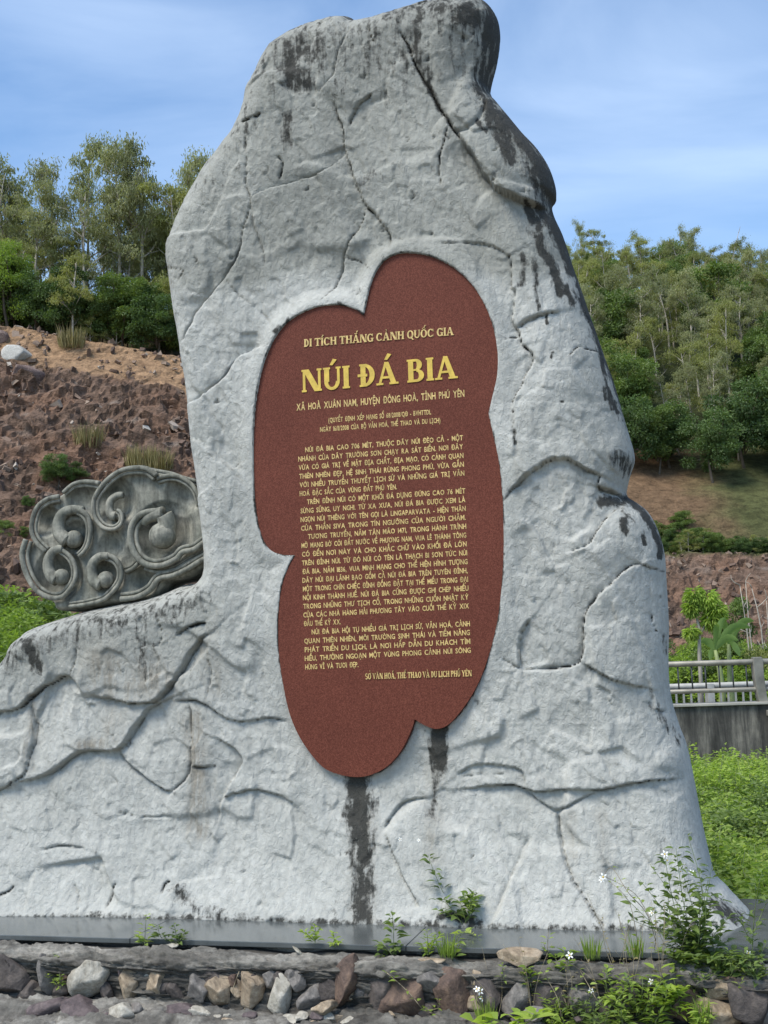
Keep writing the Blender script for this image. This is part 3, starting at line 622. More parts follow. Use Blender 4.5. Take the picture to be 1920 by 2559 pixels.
# slab serif letters out of strokes -------------------------------------------------
def slab_glyph(ch, S=.235, t=.12, sh=.085, sx=.055):
    base = {'À': 'A', 'Á': 'A', 'Ả': 'A', 'Ắ': 'A', 'Ă': 'A', 'Ạ': 'A', 'Ú': 'U', 'Í': 'I', 'Ị': 'I', 'Ố': 'O', 'Ở': 'O', 'Ể': 'E', 'Ê': 'E', 'Ý': 'Y', 'Ồ': 'O'}
    b = base.get(ch, ch); C = []
    def q(*pts): return [tuple(pts)]
    def rect(x0, y0, x1, y1): return [((x0, y0), (x1, y0), (x1, y1), (x0, y1))]
    def stem(x, w_=S): C.append(rect(x, 0, x + w_, 1)); C.append(rect(x - sx, 0, x + w_ + sx, sh) + rect(x - sx, 1 - sh, x + w_ + sx, 1))
    def arc(cx, cy, rx, ry, tx, ty, a0, a1, n=14):
        o = []
        for i in range(n):
            a, b_ = R(a0 + (a1 - a0) * i / n), R(a0 + (a1 - a0) * (i + 1) / n)
            o.append(((cx + rx * math.cos(a), cy + ry * math.sin(a)), (cx + rx * math.cos(b_), cy + ry * math.sin(b_)), (cx + (rx - tx) * math.cos(b_), cy + (ry - ty) * math.sin(b_)), (cx + (rx - tx) * math.cos(a), cy + (ry - ty) * math.sin(a))))
        C.append(o)
    W = .8; ac = .4
    if b == 'I': stem(sx); W = S + 2 * sx; ac = W / 2
    elif b == 'N':
        stem(sx, t); stem(.78, t); C.append(q((sx, 1), (sx + S * 1.25, 1), (.78 + t, 0), (.78 + t - S * 1.25, 0))); W = .78 + t + sx; ac = W / 2
    elif b == 'U':
        C.append(rect(.05, .36, .05 + S, 1)); C.append(rect(.66, .36, .66 + t, 1)); C.append(rect(0, 1 - sh, .1 + S, 1) + rect(.6, 1 - sh, .84, 1))
        arc(.415, .37, .365, .385, .18, .13, 180, 360); W = .84; ac = .42
    elif b == 'A':
        C.append(q((.06, 0), (.06 + t, 0), (.50, 1), (.38, 1))); C.append(q((.36, 1), (.56, 1), (.92, 0), (.92 - S * 1.08, 0))); C.append(rect(.22, .27, .68, .27 + t * .8))
        C.append(rect(-.02, 0, .30, sh) + rect(.58, 0, 1.0, sh)); W = .98; ac = .47
    elif b in 'DĐ':
        stem(sx + .03); arc(sx + S * .8, .5, .50, .5, S, t * .95, -90, 90); W = .76
        if b == 'Đ': C.append(rect(-.05, .44, .40, .44 + t))
    elif b == 'B':
        stem(sx); arc(sx + S + .12, .745, .28, .255, S, t * .9, -90, 90); arc(sx + S + .14, .275, .34, .275, S, t * .9, -90, 90)
        C.append(rect(sx + S * .9, 1 - t * .9, sx + S + .13, 1) + rect(sx + S * .9, 0, sx + S + .15, t * .9) + rect(sx + S * .9, .49, sx + S + .13, .49 + t * .55)); W = .80
    elif b == 'P':
        stem(sx); arc(sx + S + .12, .715, .33, .285, S, t * .9, -90, 90); C.append(rect(sx + S * .9, 1 - t * .9, sx + S + .13, 1) + rect(sx + S * .9, .43, sx + S + .13, .43 + t * .9)); W = .74
    elif b == 'T': 
        C.append(rect(.3, 0, .3 + S, 1)); C.append(rect(.2, 0, .4 + S, sh)); C.append(rect(0, 1 - t, .84, 1)); C.append(rect(0, .74, t * .7, 1) + rect(.84 - t * .7, .74, .84, 1)); W = .84; ac = .42
    elif b == 'H': stem(sx); stem(.62); C.append(rect(.15, .46, .75, .46 + t)); W = .62 + S + sx; ac = W / 2
    elif b in 'CG':
        arc(.43, .5, .43, .51, S, t, 42, 318, 22); C.append(rect(.72, .66, .72 + t * .7, .98))
        if b == 'G': C.append(rect(.60, 0.02, .60 + S, .45)); C.append(rect(.52, .38, .90, .38 + sh))
        else: C.append(rect(.72, .04, .72 + t * .6, .26))
        W = .86
    elif b in 'OQ':
        arc(.45, .5, .45, .51, S, t, 0, 360, 26); W = .9; ac = .45
        if b == 'Q': C.append(q((.42, .2), (.58, .24), (.95, -.16), (.74, -.18)))
    elif b == 'S': arc(.36, .73, .34, .28, .2, t, 30, 270, 14); arc(.36, .27, .36, .28, .2, t, -150, 90, 14); W = .72; ac = .36
    elif b == 'V': C.append(q((.05, 1), (.05 + S, 1), (.52, 0), (.40, 0))); C.append(q((.40, 0), (.52, 0), (.88, 1), (.88 - t, 1))); C.append(rect(-.03, 1 - sh, .36, 1) + rect(.66, 1 - sh, .95, 1)); W = .92; ac = .45
    elif b == 'Y': C.append(rect(.34, 0, .34 + S, .5)); C.append(q((.03, 1), (.03 + S, 1), (.34 + S, .42), (.34, .46))); C.append(q((.76, 1), (.88, 1), (.34 + S, .42), (.40, .48))); C.append(rect(-.04, 1 - sh, .34, 1) + rect(.66, 1 - sh, .95, 1) + rect(.24, 0, .44 + S, sh)); W = .9; ac = .45
    elif b == 'E': stem(sx); C.append(rect(sx, 0, .72, t * .9) + rect(sx, 1 - t * .9, .7, 1)); C.append(rect(sx + S, .46, .56, .46 + t * .8)); C.append(rect(.64, 0, .72, .27) + rect(.62, .76, .7, 1)); W = .74
    elif b == 'L': stem(sx); C.append(rect(sx, 0, .72, t * .9)); C.append(rect(.63, 0, .72, .32)); W = .72
    elif b == ',': C.append(q((.02, .16), (.18, .16), (.12, -.14), (.02, -.14))); W = .2
    y = 1.10
    if ch in 'ÁÚÍÝ': C.append(q((ac - .10, y), (ac + .03, y - .02), (ac + .24, y + .22), (ac + .06, y + .27)))
    if ch in 'À': C.append(q((ac - .24, y + .27), (ac - .06, y + .22), (ac + .03, y), (ac - .08, y)))
    if ch in 'ÊỐỂ': C.append(q((ac - .24, y - .02), (ac - .12, y - .02), (ac + .03, y + .16), (ac - .03, y + .16))); C.append(q((ac + .14, y - .02), (ac + .26, y - .02), (ac + .05, y + .165), (ac - .02, y + .165)))
    if ch in 'ĂẮ': arc(ac, y + .15, .20, .17, .07, .08, 190, 350, 8)
    if ch in 'ỐẮ': C.append(q((ac + .02, y + .22), (ac + .12, y + .20), (ac + .30, y + .40), (ac + .18, y + .44)))
    if ch in 'Ả': arc(ac, y + .20, .10, .10, .06, .06, -60, 150, 7); C.append(rect(ac - .02, y - .01, ac + .05, y + .1))
    if ch in 'ỂỞ': arc(ac + .12, y + .30, .09, .09, .055, .055, -60, 150, 7); C.append(rect(ac + .10, y + .12, ac + .16, y + .22))
    if ch in 'Ở': C.append(q((.74, .82), (.84, .9), (.95, 1.1), (.86, 1.14)))
    if ch in 'ỊẠ': C.append(rect(ac - .07, -.26, ac + .07, -.12))
    return C, W
def text_line(name, txt, a, b, h, style='sans', parent=None, matl=None, mx_space=None):
    """text between the two picture points a and b (baseline, D px), cap height h (D px); words spread to fill the width"""
    A = hit_w(a[0] * D2N, a[1] * D2N, WP); B = hit_w(b[0] * D2N, b[1] * D2N, WP)
    ua, za = uw(A)[0], A[2]; ub, zb = uw(B)[0], B[2]
    d = np.array([ub - ua, zb - za]); Lw = np.linalg.norm(d); d /= Lw; nrm = np.array([-d[1], d[0]])
    hh = h * D2N * np.linalg.norm(A - CAMP) / F
    words = txt.split(' '); items = []
    if style == 'slab':
        for wd in words:
            x = 0; comps = []
            for ch in wd:
                C, W = slab_glyph(ch); comps.append((x, C)); x += W + .07
            items.append((comps, x - .07))
    else:
        items = [word_sans(wd) for wd in words]
        items = [((v, f), w_) for v, f, w_ in items]
    tot = sum(i[1] for i in items); ns = len(words) - 1
    sp0 = 0.42 if style == 'slab' else 0.85
    kx = Lw / (hh * (tot + sp0 * ns)); kx = min(kx, 0.98 if style == 'sans' else 1.3)
    sp = (Lw / (hh * kx) - tot) / max(ns, 1)
    V = []; Fc = []; x = 0; res = []
    def put(X, Y, wv): 
        s = ua + d[0] * X + nrm[0] * Y; z = za + d[1] * X + nrm[1] * Y
        return FP(s, wv, z) - O
    def flush():
        nonlocal V, Fc
        me = bpy.data.meshes.new(name); me.from_pydata([tuple(v) for v in V], [], Fc); me.materials.append(matl); me.update()
        res.append(obj(name, me, parent)); V = []; Fc = []
    for it, wd_ in items:
        if style == 'slab':
            for ox, C in it:
                for ci, comp in enumerate(C):
                    e = 0.0045 + 0.00025 * ci
                    for quad in comp:
                        n = len(quad); b0 = len(V)
                        for ww in (WP + e, WP + 0.0002 + 0.0001 * ci):
                            for X, Y in quad: V.append(put((x + ox + X) * hh * kx, Y * hh, ww))
                        Fc.append(tuple(b0 + i for i in range(n)))
                        for i in range(n): Fc.append((b0 + i, b0 + n + i, b0 + n + (i + 1) % n, b0 + (i + 1) % n))
                if name == 'letter': flush()
        else:
            v, f = it; b0 = len(V)
            for X, Y in v: V.append(put((x + X) * hh * kx, Y * hh, WP + 0.0018))
            Fc += [tuple(b0 + i for i in t) for t in f]
        x += wd_ + sp
    if V: flush()
    if name != 'letter':
        for o_ in res: o_['kind'] = 'stuff'
    return res
text_line('letter', 'DI TÍCH THẮNG CẢNH QUỐC GIA', (657, 750), (981, 724), 17.2, 'slab', PLAQ, M_GOLD2)
text_line('letter', 'NÚI ĐÁ BIA', (653, 848), (989, 817), 49, 'slab', PLAQ, M_GOLD)
text_line('place_line', 'XÃ HOÀ XUÂN NAM, HUYỆN ĐÔNG HOÀ, TỈNH PHÚ YÊN', (641, 887), (1004, 857), 14.3, 'sans', PLAQ, M_GOLD2)
text_line('decree_line', '(QUYẾT ĐỊNH XẾP HẠNG SỐ 68/2008/QĐ - BVHTTDL', (710, 913), (932, 895), 10, 'sans', PLAQ, M_GOLD2)
text_line('decree_line', 'NGÀY 16/11/2008 CỦA BỘ VĂN HOÁ, THỂ THAO VÀ DU LỊCH)', (692, 933), (952, 913), 10, 'sans', PLAQ, M_GOLD2)
BODY = [
 ('NÚI ĐÁ BIA CAO 706 MÉT, THUỘC DÃY NÚI ĐÈO CẢ - MỘT', 660, 1001), ('NHÁNH CỦA DÃY TRƯỜNG SƠN CHẠY RA SÁT BIỂN. NƠI ĐÂY', 645, 1001),
 ('VỪA CÓ GIÁ TRỊ VỀ MẶT ĐỊA CHẤT, ĐỊA MẠO, CÓ CẢNH QUAN', 646, 1002), ('THIÊN NHIÊN ĐẸP, HỆ SINH THÁI RỪNG PHONG PHÚ, VỪA GẮN', 647, 1003),
 ('VỚI NHIỀU TRUYỀN THUYẾT LỊCH SỬ VÀ NHỮNG GIÁ TRỊ VĂN', 648, 1004), ('HOÁ ĐẶC SẮC CỦA VÙNG ĐẤT PHÚ YÊN.', 648, 858),
 ('TRÊN ĐỈNH NÚI CÓ MỘT KHỐI ĐÁ DỰNG ĐỨNG CAO 76 MÉT', 664, 1006), ('SỪNG SỮNG, UY NGHI. TỪ XA XƯA, NÚI ĐÁ BIA ĐƯỢC XEM LÀ', 650, 1006),
 ('NGỌN NÚI THIÊNG VỚI TÊN GỌI LÀ LINGAPARVATA - HIỆN THÂN', 650, 1007), ('CỦA THẦN SIVA TRONG TÍN NGƯỠNG CỦA NGƯỜI CHĂM.', 651, 1007),
 ('TƯƠNG TRUYỀN, NĂM TÂN MÃO 1471, TRONG HÀNH TRÌNH', 666, 1008), ('MỞ MANG BỜ CÕI ĐẤT NƯỚC VỀ PHƯƠNG NAM, VUA LÊ THÁNH TÔNG', 652, 1008),
 ('CÓ ĐẾN NƠI NÀY VÀ CHO KHẮC CHỮ VÀO KHỐI ĐÁ LỚN', 653, 1009), ('TRÊN ĐỈNH NÚI. TỪ ĐÓ NÚI CÓ TÊN LÀ THẠCH BI SƠN TỨC NÚI', 653, 1010),
 ('ĐÁ BIA. NĂM 1836, VUA MINH MẠNG CHO THỂ HIỆN HÌNH TƯỢNG', 654, 1011), ('DÃY NÚI ĐẠI LÃNH BAO GỒM CẢ NÚI ĐÁ BIA TRÊN TUYÊN ĐỈNH,', 654, 1011),
 ('MỘT TRONG CHÍN CHIẾC ĐỈNH ĐỒNG ĐẶT TẠI THẾ MIẾU TRONG ĐẠI', 655, 1012), ('NỘI KINH THÀNH HUẾ. NÚI ĐÁ BIA CŨNG ĐƯỢC GHI CHÉP NHIỀU', 655, 1013),
 ('TRONG NHỮNG THƯ TỊCH CỔ, TRONG NHỮNG CUỐN NHẬT KÝ', 656, 1013), ('CỦA CÁC NHÀ HÀNG HẢI PHƯƠNG TÂY VÀO CUỐI THẾ KỶ XIX', 656, 1014), ('ĐẦU THẾ KỶ XX.', 657, 737),
 ('NÚI ĐÁ BIA HỘI TỤ NHIỀU GIÁ TRỊ LỊCH SỬ, VĂN HOÁ, CẢNH', 674, 1016), ('QUAN THIÊN NHIÊN, MÔI TRƯỜNG SINH THÁI VÀ TIỀM NĂNG', 658, 1016),
 ('PHÁT TRIỂN DU LỊCH, LÀ NƠI HẤP DẪN DU KHÁCH TÌM', 659, 1017), ('HIỂU, THƯỞNG NGOẠN MỘT VÙNG PHONG CẢNH NÚI SÔNG', 659, 1018), ('HÙNG VĨ VÀ TƯƠI ĐẸP.', 660, 775)]
for i, (s_, x0, x1) in enumerate(BODY):
    yl = 977.5 + i * 18.78; yr = 950.5 + i * 19.18          # at x=655 and x=1005
    g = lambda x: yl + (yr - yl) * (x - 655) / 350
    text_line('inscription_line', s_, (x0, g(x0)), (x1, g(x1)), 10.3, 'sans', PLAQ, M_GOLD2)
text_line('signature_line', 'SỞ VĂN HOÁ, THỂ THAO VÀ DU LỊCH PHÚ YÊN', (790, 1468), (1020, 1461), 12.5, 'slab', PLAQ, M_GOLD2)
bpy.data.objects.remove(_fo); bpy.data.curves.remove(_fc)
# ------------------------------------------------------------------ carved cloud ornament
def cloud_mat():
    mt, N, L, P = mat('weathered_cement'); c = objco(N)
    s1 = noise(N, L, 3.2, 7, 0.62, mapped(N, L, c, (7, 7, 1.3)), 0.3); f1 = noise(N, L, 5, 6, 0.62, c); f2 = noise(N, L, 40, 5, 0.6, c)
    a = ramp(N, L, f1, [(0.25, (0.12, 0.125, 0.10)), (0.5, (0.22, 0.218, 0.182)), (0.75, (0.37, 0.35, 0.29))])
    a = mixc(N, L, 0.9, a, ramp(N, L, s1, [(0.34, 0.45), (0.5, 0.9), (0.7, 1.2)]), 'MULTIPLY')
    a = mixc(N, L, 0.5, a, ramp(N, L, f2, [(0.3, 0.7), (0.7, 1.2)]), 'MULTIPLY')
    L.new(a, P.inputs['Base Color']); P.inputs['Roughness'].default_value = 0.85; P.inputs['Specular IOR Level'].default_value = 0.2
    bump(N, L, P, f2, 0.5, 0.006); return mt
M_CLOUD = cloud_mat()
K = lambda pts: [(x * .2917, 994.3 + y * .2917) for x, y in pts]
CW = -0.17
def kw(pts, wv, n=6, dens=True):
    s_ = smooth(K(pts), n) if dens else np.array(K(pts)); q = s_ * D2N
    Pw = hit_w(q[:, 0], q[:, 1], 0.0); uu, zz = uw(Pw)[0], Pw[:, 2]
    # measured on the plane w=CW
    Pw = hit_w(q[:, 0], q[:, 1], CW); uu, zz = uw(Pw)[0], Pw[:, 2]
    return uu, zz
CLO = [(1700, 640), (1640, 760), (1520, 785), (1420, 850), (1330, 880), (1225, 905), (1190, 950), (1120, 1010), (1020, 1042), (900, 1052), (700, 1085), (560, 1105), (400, 1110), (372, 1062), (300, 1015), (235, 925), (188, 810), (163, 710), (178, 620), (232, 575), (228, 480), (240, 405), (278, 325), (345, 270), (428, 247), (468, 208), (540, 158), (640, 138), (735, 150), (765, 160), (800, 120), (880, 72), (980, 43), (1070, 38), (1160, 58), (1280, 92), (1440, 140), (1700, 190)]
def cloud_plate():
    uu, zz = kw(CLO + [CLO[0]], CW, 4); poly = np.stack([uu, zz], 1)[:-1]
    step = 0.011; us = np.arange(poly[:, 0].min() - step, poly[:, 0].max() + step, step); zs = np.arange(poly[:, 1].min() - step, poly[:, 1].max() + step, step)
    nu, nz = len(us), len(zs); U, Zg = np.meshgrid(us, zs); p = np.stack([U.ravel(), Zg.ravel()], 1)
    d, _, _, near = seg_dist(p, poly, True); ins = inside(p, poly); G = ins.reshape(nz, nu)
    q = G[:-1, :-1] | G[1:, :-1] | G[:-1, 1:] | G[1:, 1:]; jj, ii = np.nonzero(q); a = jj * nu + ii
    Fq = np.stack([a, a + 1, a + nu + 1, a + nu], 1); used = np.zeros(nu * nz, bool); used[Fq.ravel()] = True; out = used & ~ins
    p[out] = near[out]; d[~ins] = 0; idx = -np.ones(nu * nz, int); idx[used] = np.arange(used.sum()); Fq = idx[Fq]; p = p[used]; d = d[used]; bd = out[used]; n = len(p)
    h = np.full(n, CW - 0.02)
    for (cx, cy), rad, dep in (((840, 300), 170, .05), ((1200, 540), 230, .07), ((620, 280), 150, .05), ((330, 450), 110, .05), ((560, 560), 120, .05), ((420, 850), 190, .07), ((790, 860), 130, .05), ((1060, 900), 110, .04), ((1350, 250), 150, .04), ((820, 640), 110, .03), ((970, 720), 90, .02)):
        a_, b_ = kw([(cx, cy), (cx + rad, cy)], CW, 1, False); r_ = abs(a_[1] - a_[0])
        t = np.hypot(p[:, 0] - a_[0], p[:, 1] - b_[0]) / r_; h -= dep * 2.0 * np.clip(1 - t * t, 0, 1)
    p3 = np.stack([p[:, 0], np.zeros(n), p[:, 1]], 1); h += .004 * fbm(p3 * 9, 3, 7)
    prof = np.sqrt(np.clip(1 - (1 - np.clip(d / .035, 0, 1)) ** 2, 0, 1)); mid = -0.42
    h = mid + (h - mid) * (0.55 + 0.45 * prof); h[bd] = mid + (CW - mid) * .5
    Vf = FP(p[:, 0], h, p[:, 1]); Vb = FP(p[:, 0], np.full(n, mid - .08), p[:, 1])
    nb = n; V = np.concatenate([Vf, Vb]); Fb = (Fq + nb)[:, ::-1]
    # side wall: join boundary edges
    ed = {}
    for f in Fq:
        for k in range(4):
            e = (f[k], f[(k + 1) % 4]); ed[e] = 1
    side = [(b, a_, a_ + nb, b + nb) for (a_, b) in ed if (b, a_) not in ed]
    return fast_mesh('backing_plate', V - O, np.concatenate([Fq, Fb, np.array(side)]), True, mats=[M_CLOUD])
ORN = obj('cloud_ornament', cloud_plate(), MON)
def ball(mb, c, r, sq=0.98, n=14, m_=9):
    V = []; Fc = []
    for j in range(m_ + 1):
        th = math.pi * j / m_
        for i in range(n):
            ph = 2 * math.pi * i / n
            V.append(c + r * (T * math.sin(th) * math.cos(ph) + Z * math.sin(th) * math.sin(ph) + NV * math.cos(th) * sq))
    for j in range(m_):
        for i in range(n): Fc.append((j * n + i, j * n + (i + 1) % n, (j + 1) * n + (i + 1) % n, (j + 1) * n + i))
    mb.add(V, Fc)
PXM = 0.00094      # metres per crop pixel
def scroll(name, pieces):
    mb = MB()
    for pc in pieces:
        if pc[0] == 'ball':
            _, (cx, cy), r, wo = pc; a_, b_ = kw([(cx, cy), (cx + 1, cy)], CW, 1, False)
            ball(mb, FP(a_[0], CW + wo, b_[0]) - O, r * PXM * 1.2)
        else:
            _, pts, r0, r1, wo0, wo1 = pc; a_, b_ = kw(pts, CW, 6); n = len(a_); t = np.linspace(0, 1, n)
            rad = (r0 + (r1 - r0) * t) * PXM * 1.36; wo = wo0 + (wo1 - wo0) * t + .022
            Pc = FP(a_, CW + wo, b_) - O; mb.tube(Pc, rad, 10)
            if pc[0] == 'rim':     # a thinner inner fillet beside the rim leaves the groove seen on the carving
                c = np.array([a_.mean(), b_.mean()]); q = np.stack([a_, b_], 1); tn = np.gradient(q, axis=0); tn /= np.linalg.norm(tn, axis=1)[:, None] + 1e-9
                nn = np.stack([-tn[:, 1], tn[:, 0]], 1); sg = np.sign(((c - q) * nn).sum(1).mean()); q = q + nn * sg * (rad[:, None] * 1.75)
                mb.tube(FP(q[:, 0], CW + wo - rad * .55, q[:, 1]) - O, rad * .7, 8)
    return mb.build('scroll', M_CLOUD, ORN, True)
scroll('scroll', [('rim', [(1170, 118), (1100, 68), (1000, 62), (900, 85), (800, 155), (722, 260), (702, 350), (722, 440), (775, 500), (850, 515), (905, 480), (918, 430), (902, 385), (878, 372)], 17, 10, .0, -.0),
 ('tube', [(905, 255), (860, 262), (815, 300), (803, 360), (822, 405), (858, 415)], 20, 30, -.04, -.03), ('ball', (868, 405), 36, -.035)])
scroll('scroll', [('rim', [(745, 172), (640, 160), (545, 180), (470, 240)], 15, 12, -.01, -.02), ('rim', [(445, 270), (360, 290), (285, 350), (250, 440), (245, 530), (280, 610), (350, 680)], 15, 14, -.01, .0)])
scroll('scroll', [('tube', [(620, 372), (540, 368), (470, 400), (440, 470), (452, 550), (510, 600)], 26, 46, -.02, -.01), ('ball', (540, 585), 62, -.015), ('rim', [(600, 365), (660, 420), (682, 500), (672, 600), (640, 670), (595, 715)], 16, 12, .0, .0)])
scroll('scroll', [('rim', [(205, 590), (178, 680), (185, 770), (225, 880), (290, 970), (385, 1020), (470, 1015), (530, 960), (572, 880), (572, 790), (535, 715), (470, 665)], 18, 13, .0, .01), ('tube', [(480, 660), (420, 672), (378, 730), (375, 800), (400, 860), (440, 890)], 26, 40, -.0, .01), ('ball', (462, 868), 58, .01)])
scroll('scroll', [('rim', [(520, 1085), (640, 1070), (770, 1035), (850, 970), (905, 890), (908, 800), (870, 735), (810, 705)], 12, 15, -.01, .01), ('tube', [(820, 712), (750, 720), (700, 770), (690, 840), (715, 900), (760, 925)], 24, 40, -.0, .0), ('ball', (785, 885), 58, .0)])
scroll('scroll', [('rim', [(1220, 385), (1140, 385), (1060, 410), (1000, 480), (985, 570), (1005, 670), (1060, 750), (1140, 785), (1230, 778), (1320, 735), (1368, 685), (1450, 665), (1530, 610), (1600, 590)], 20, 16, .02, .01), ('tube', [(1220, 400), (1140, 415), (1090, 450), (1075, 480)], 46, 20, .0, -.01), ('tube', [(1225, 405), (1240, 460), (1225, 530)], 50, 58, -.0, -.03), ('ball', (1205, 560), 92, .0)])
scroll('scroll', [('rim', [(930, 828), (985, 805), (1030, 765)], 13, 13, -.02, -.01), ('rim', [(900, 1030), (1020, 1015), (1120, 960), (1185, 880), (1290, 855), (1400, 805), (1480, 755), (1600, 690)], 17, 15, -.01, .0), ('rim', [(1070, 800), (1170, 830), (1290, 810), (1380, 760), (1500, 700), (1620, 640)], 12, 12, -.03, -.03)])
scroll('scroll', [('rim', [(1165, 135), (1240, 115), (1320, 120), (1400, 165), (1450, 230), (1480, 330)], 14, 12, -.02, -.04), ('rim', [(1150, 75), (1250, 92), (1340, 122), (1450, 150), (1600, 190)], 12, 12, -.05, -.08)])

# ------------------------------------------------------------------ polished plinth slab
def slab_mat():
    mt, N, L, P = mat('polished_grey_granite'); c = objco(N)
    f = noise(N, L, 3, 6, 0.6, c); g = noise(N, L, 160, 3, 0.6, c)
    a = ramp(N, L, f, [(0.3, (0.06, 0.068, 0.068)), (0.7, (0.11, 0.12, 0.12))]); a = mixc(N, L, 0.4, a, ramp(N, L, g, [(0.3, 0.7), (0.7, 1.3)]), 'MULTIPLY')
    L.new(a, P.inputs['Base Color']); L.new(ramp(N, L, f, [(0.35, 0.10), (0.7, 0.24)]), P.inputs['Roughness']); P.inputs['Specular IOR Level'].default_value = 0.5
    bump(N, L, P, noise(N, L, 6, 3, 0.5, c), 0.05, 0.01)
    return mt
M_SLAB = slab_mat()
far = hit_z(1890., 2246., 0.0); WB = uw(far)[1]
U0, U1 = -5.2, 5.0
SLO = FP(0, 0, 0)
SLABR = empty('granite_plinth', FP(-0.1, 0.3, -0.3), 'low plinth of polished grey granite slabs under the rock monument', 'plinth')
def at_slab(P): return np.asarray(P) - FP(-0.1, 0.3, -0.3)
ax3 = (T, NV, Z)
edges = [U0, -3.35, -1.62, 0.18, 1.95, 3.6, U1]
for a_, b_ in zip(edges[:-1], edges[1:]):
    mb = MB(); mb.box(at_slab(FP((a_ + b_) / 2, WN - 0.30, -0.016)), (b_ - a_ - 0.004, 0.60, 0.032), ax3)
    o = mb.build('slab', M_SLAB, SLABR); add_bevel(o, 0.004)
mb = MB(); mb.box(at_slab(FP((U0 + U1) / 2, (WN - .602 + WB) / 2, -0.018)), (U1 - U0, WN - .602 - WB, 0.032), ax3); o = mb.build('slab', M_SLAB, SLABR); add_bevel(o, 0.004)
M_MORT = None
def mortar_mat():
    mt, N, L, P = mat('rough_mortar'); c = objco(N)
    f = noise(N, L, 2.5, 8, 0.65, mapped(N, L, c, (0.6, 1, 3.0)), 0.4); g = noise(N, L, 18, 8, 0.7, c); h = noise(N, L, 60, 4, 0.6, c)
    a = ramp(N, L, f, [(0.30, (0.045, 0.04, 0.034)), (0.5, (0.14, 0.13, 0.112)), (0.68, (0.34, 0.32, 0.28))])
    a = mixc(N, L, 0.85, a, ramp(N, L, g, [(0.3, 0.38), (0.55, 1.0), (0.75, 1.45)]), 'MULTIPLY')
    di = attr(N, 'darken').outputs['Fac']; a = mixc(N, L, di, a, (0.028, 0.024, 0.019))
    L.new(a, P.inputs['Base Color']); P.inputs['Roughness'].default_value = 0.92
    b1 = bump(N, L, P, g, 0.8, 0.02); bump(N, L, P, h, 0.5, 0.004, b1); return mt
M_MORT = mortar_mat()
mb = MB(); mb.box(at_slab(FP((U0 + U1) / 2, (WN - .05 + WB - .03) / 2, -0.60)), (U1 - U0 - .05, WN - .05 - WB - .03, 1.13), ax3); mb.build('core', M_MORT, SLABR)

# ------------------------------------------------------------------ rubble retaining wall in front
WALL = empty('rubble_wall', FP(0, WN + 0.2, -0.5), 'low mortared rubble stone wall in front of the granite plinth', 'stone wall')
WO = FP(0, WN + 0.2, -0.5)
def wall_mesh():
    prof = smooth([(-0.06, -0.05), (-0.02, -0.052), (0.015, -0.062), (0.09, -0.068), (0.155, -0.088), (0.185, -0.12), (0.175, -0.17), (0.155, -0.24), (0.17, -0.31), (0.22, -0.345), (0.36, -0.36), (0.60, -0.39), (0.85, -0.45), (0.95, -0.62), (1.0, -1.0)], 13)
    us = np.arange(-4.4, 4.2, 0.010); nu, npz = len(us), len(prof)
    U, I = np.meshgrid(us, np.arange(npz)); U = U.ravel(); pw = prof[I.ravel(), 0]; pz_ = prof[I.ravel(), 1]
    tn = np.gradient(prof, axis=0); tn /= np.linalg.norm(tn, axis=1)[:, None]; nr = np.stack([-tn[:, 1], tn[:, 0]], 1)[I.ravel()]
    p3 = np.stack([U, pw * 1.0, pz_], 1)
    amp = sstep(-0.03, 0.08, pw)
    h = amp * (0.055 * fbm(p3 * np.array([1.6, 5, 7]), 3, 201) + 0.045 * ridged(p3 * np.array([3.5, 9, 14]), 4, 205) + 0.009 * fbm(p3 * 34, 4, 207, .65) + 0.030 * facets(np.stack([U * 5, I.ravel() * .16], 1) + .4 * fbm(p3 * 4, 2, 209)[:, None], 208, 2.0, 60) + 0.014 * facets(np.stack([U * 15, I.ravel() * .4], 1), 210, 2.0, 60))
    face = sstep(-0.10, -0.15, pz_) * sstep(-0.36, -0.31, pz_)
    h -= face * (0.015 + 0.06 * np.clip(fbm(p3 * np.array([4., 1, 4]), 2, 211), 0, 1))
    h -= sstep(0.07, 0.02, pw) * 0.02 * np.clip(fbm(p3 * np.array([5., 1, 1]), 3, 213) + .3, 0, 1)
    darken = np.clip(face * (0.55 + 0.5 * fbm(p3 * 6, 3, 215)) + sstep(0.035, 0.0, pw) * .75, 0, 0.95)  # darker tone on the recessed face and in the strip next to the slab
    V = FP(U, WN + pw + h * -nr[:, 0] * -1, pz_ + h * nr[:, 1]) - WO
    V = FP(U, WN + pw - h * nr[:, 0] * -1, pz_ + h * np.abs(nr[:, 1])) - WO
    a = (np.arange(npz - 1)[:, None] * nu + np.arange(nu - 1)[None]).ravel()
    return fast_mesh('mortar_bed', V, np.stack([a, a + nu, a + nu + 1, a + 1], 1), True, {'darken': darken}, mats=[M_MORT])
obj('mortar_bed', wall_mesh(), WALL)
def stone_mat(name, c0, c1, c2):
    mt, N, L, P = mat(name); c = objco(N); oi = N.new('ShaderNodeObjectInfo')
    f = noise(N, L, 9, 8, 0.68, c, 0.5); g = noise(N, L, 45, 6, 0.65, c)
    a = ramp(N, L, f, [(0.30, c0), (0.5, c1), (0.72, c2)]); a = mixc(N, L, 0.7, a, ramp(N, L, g, [(0.3, 0.55), (0.7, 1.3)]), 'MULTIPLY')
    L.new(a, P.inputs['Base Color']); P.inputs['Roughness'].default_value = 0.8
    b1 = bump(N, L, P, f, 0.9, 0.02); bump(N, L, P, g, 0.7, 0.006, b1); return mt
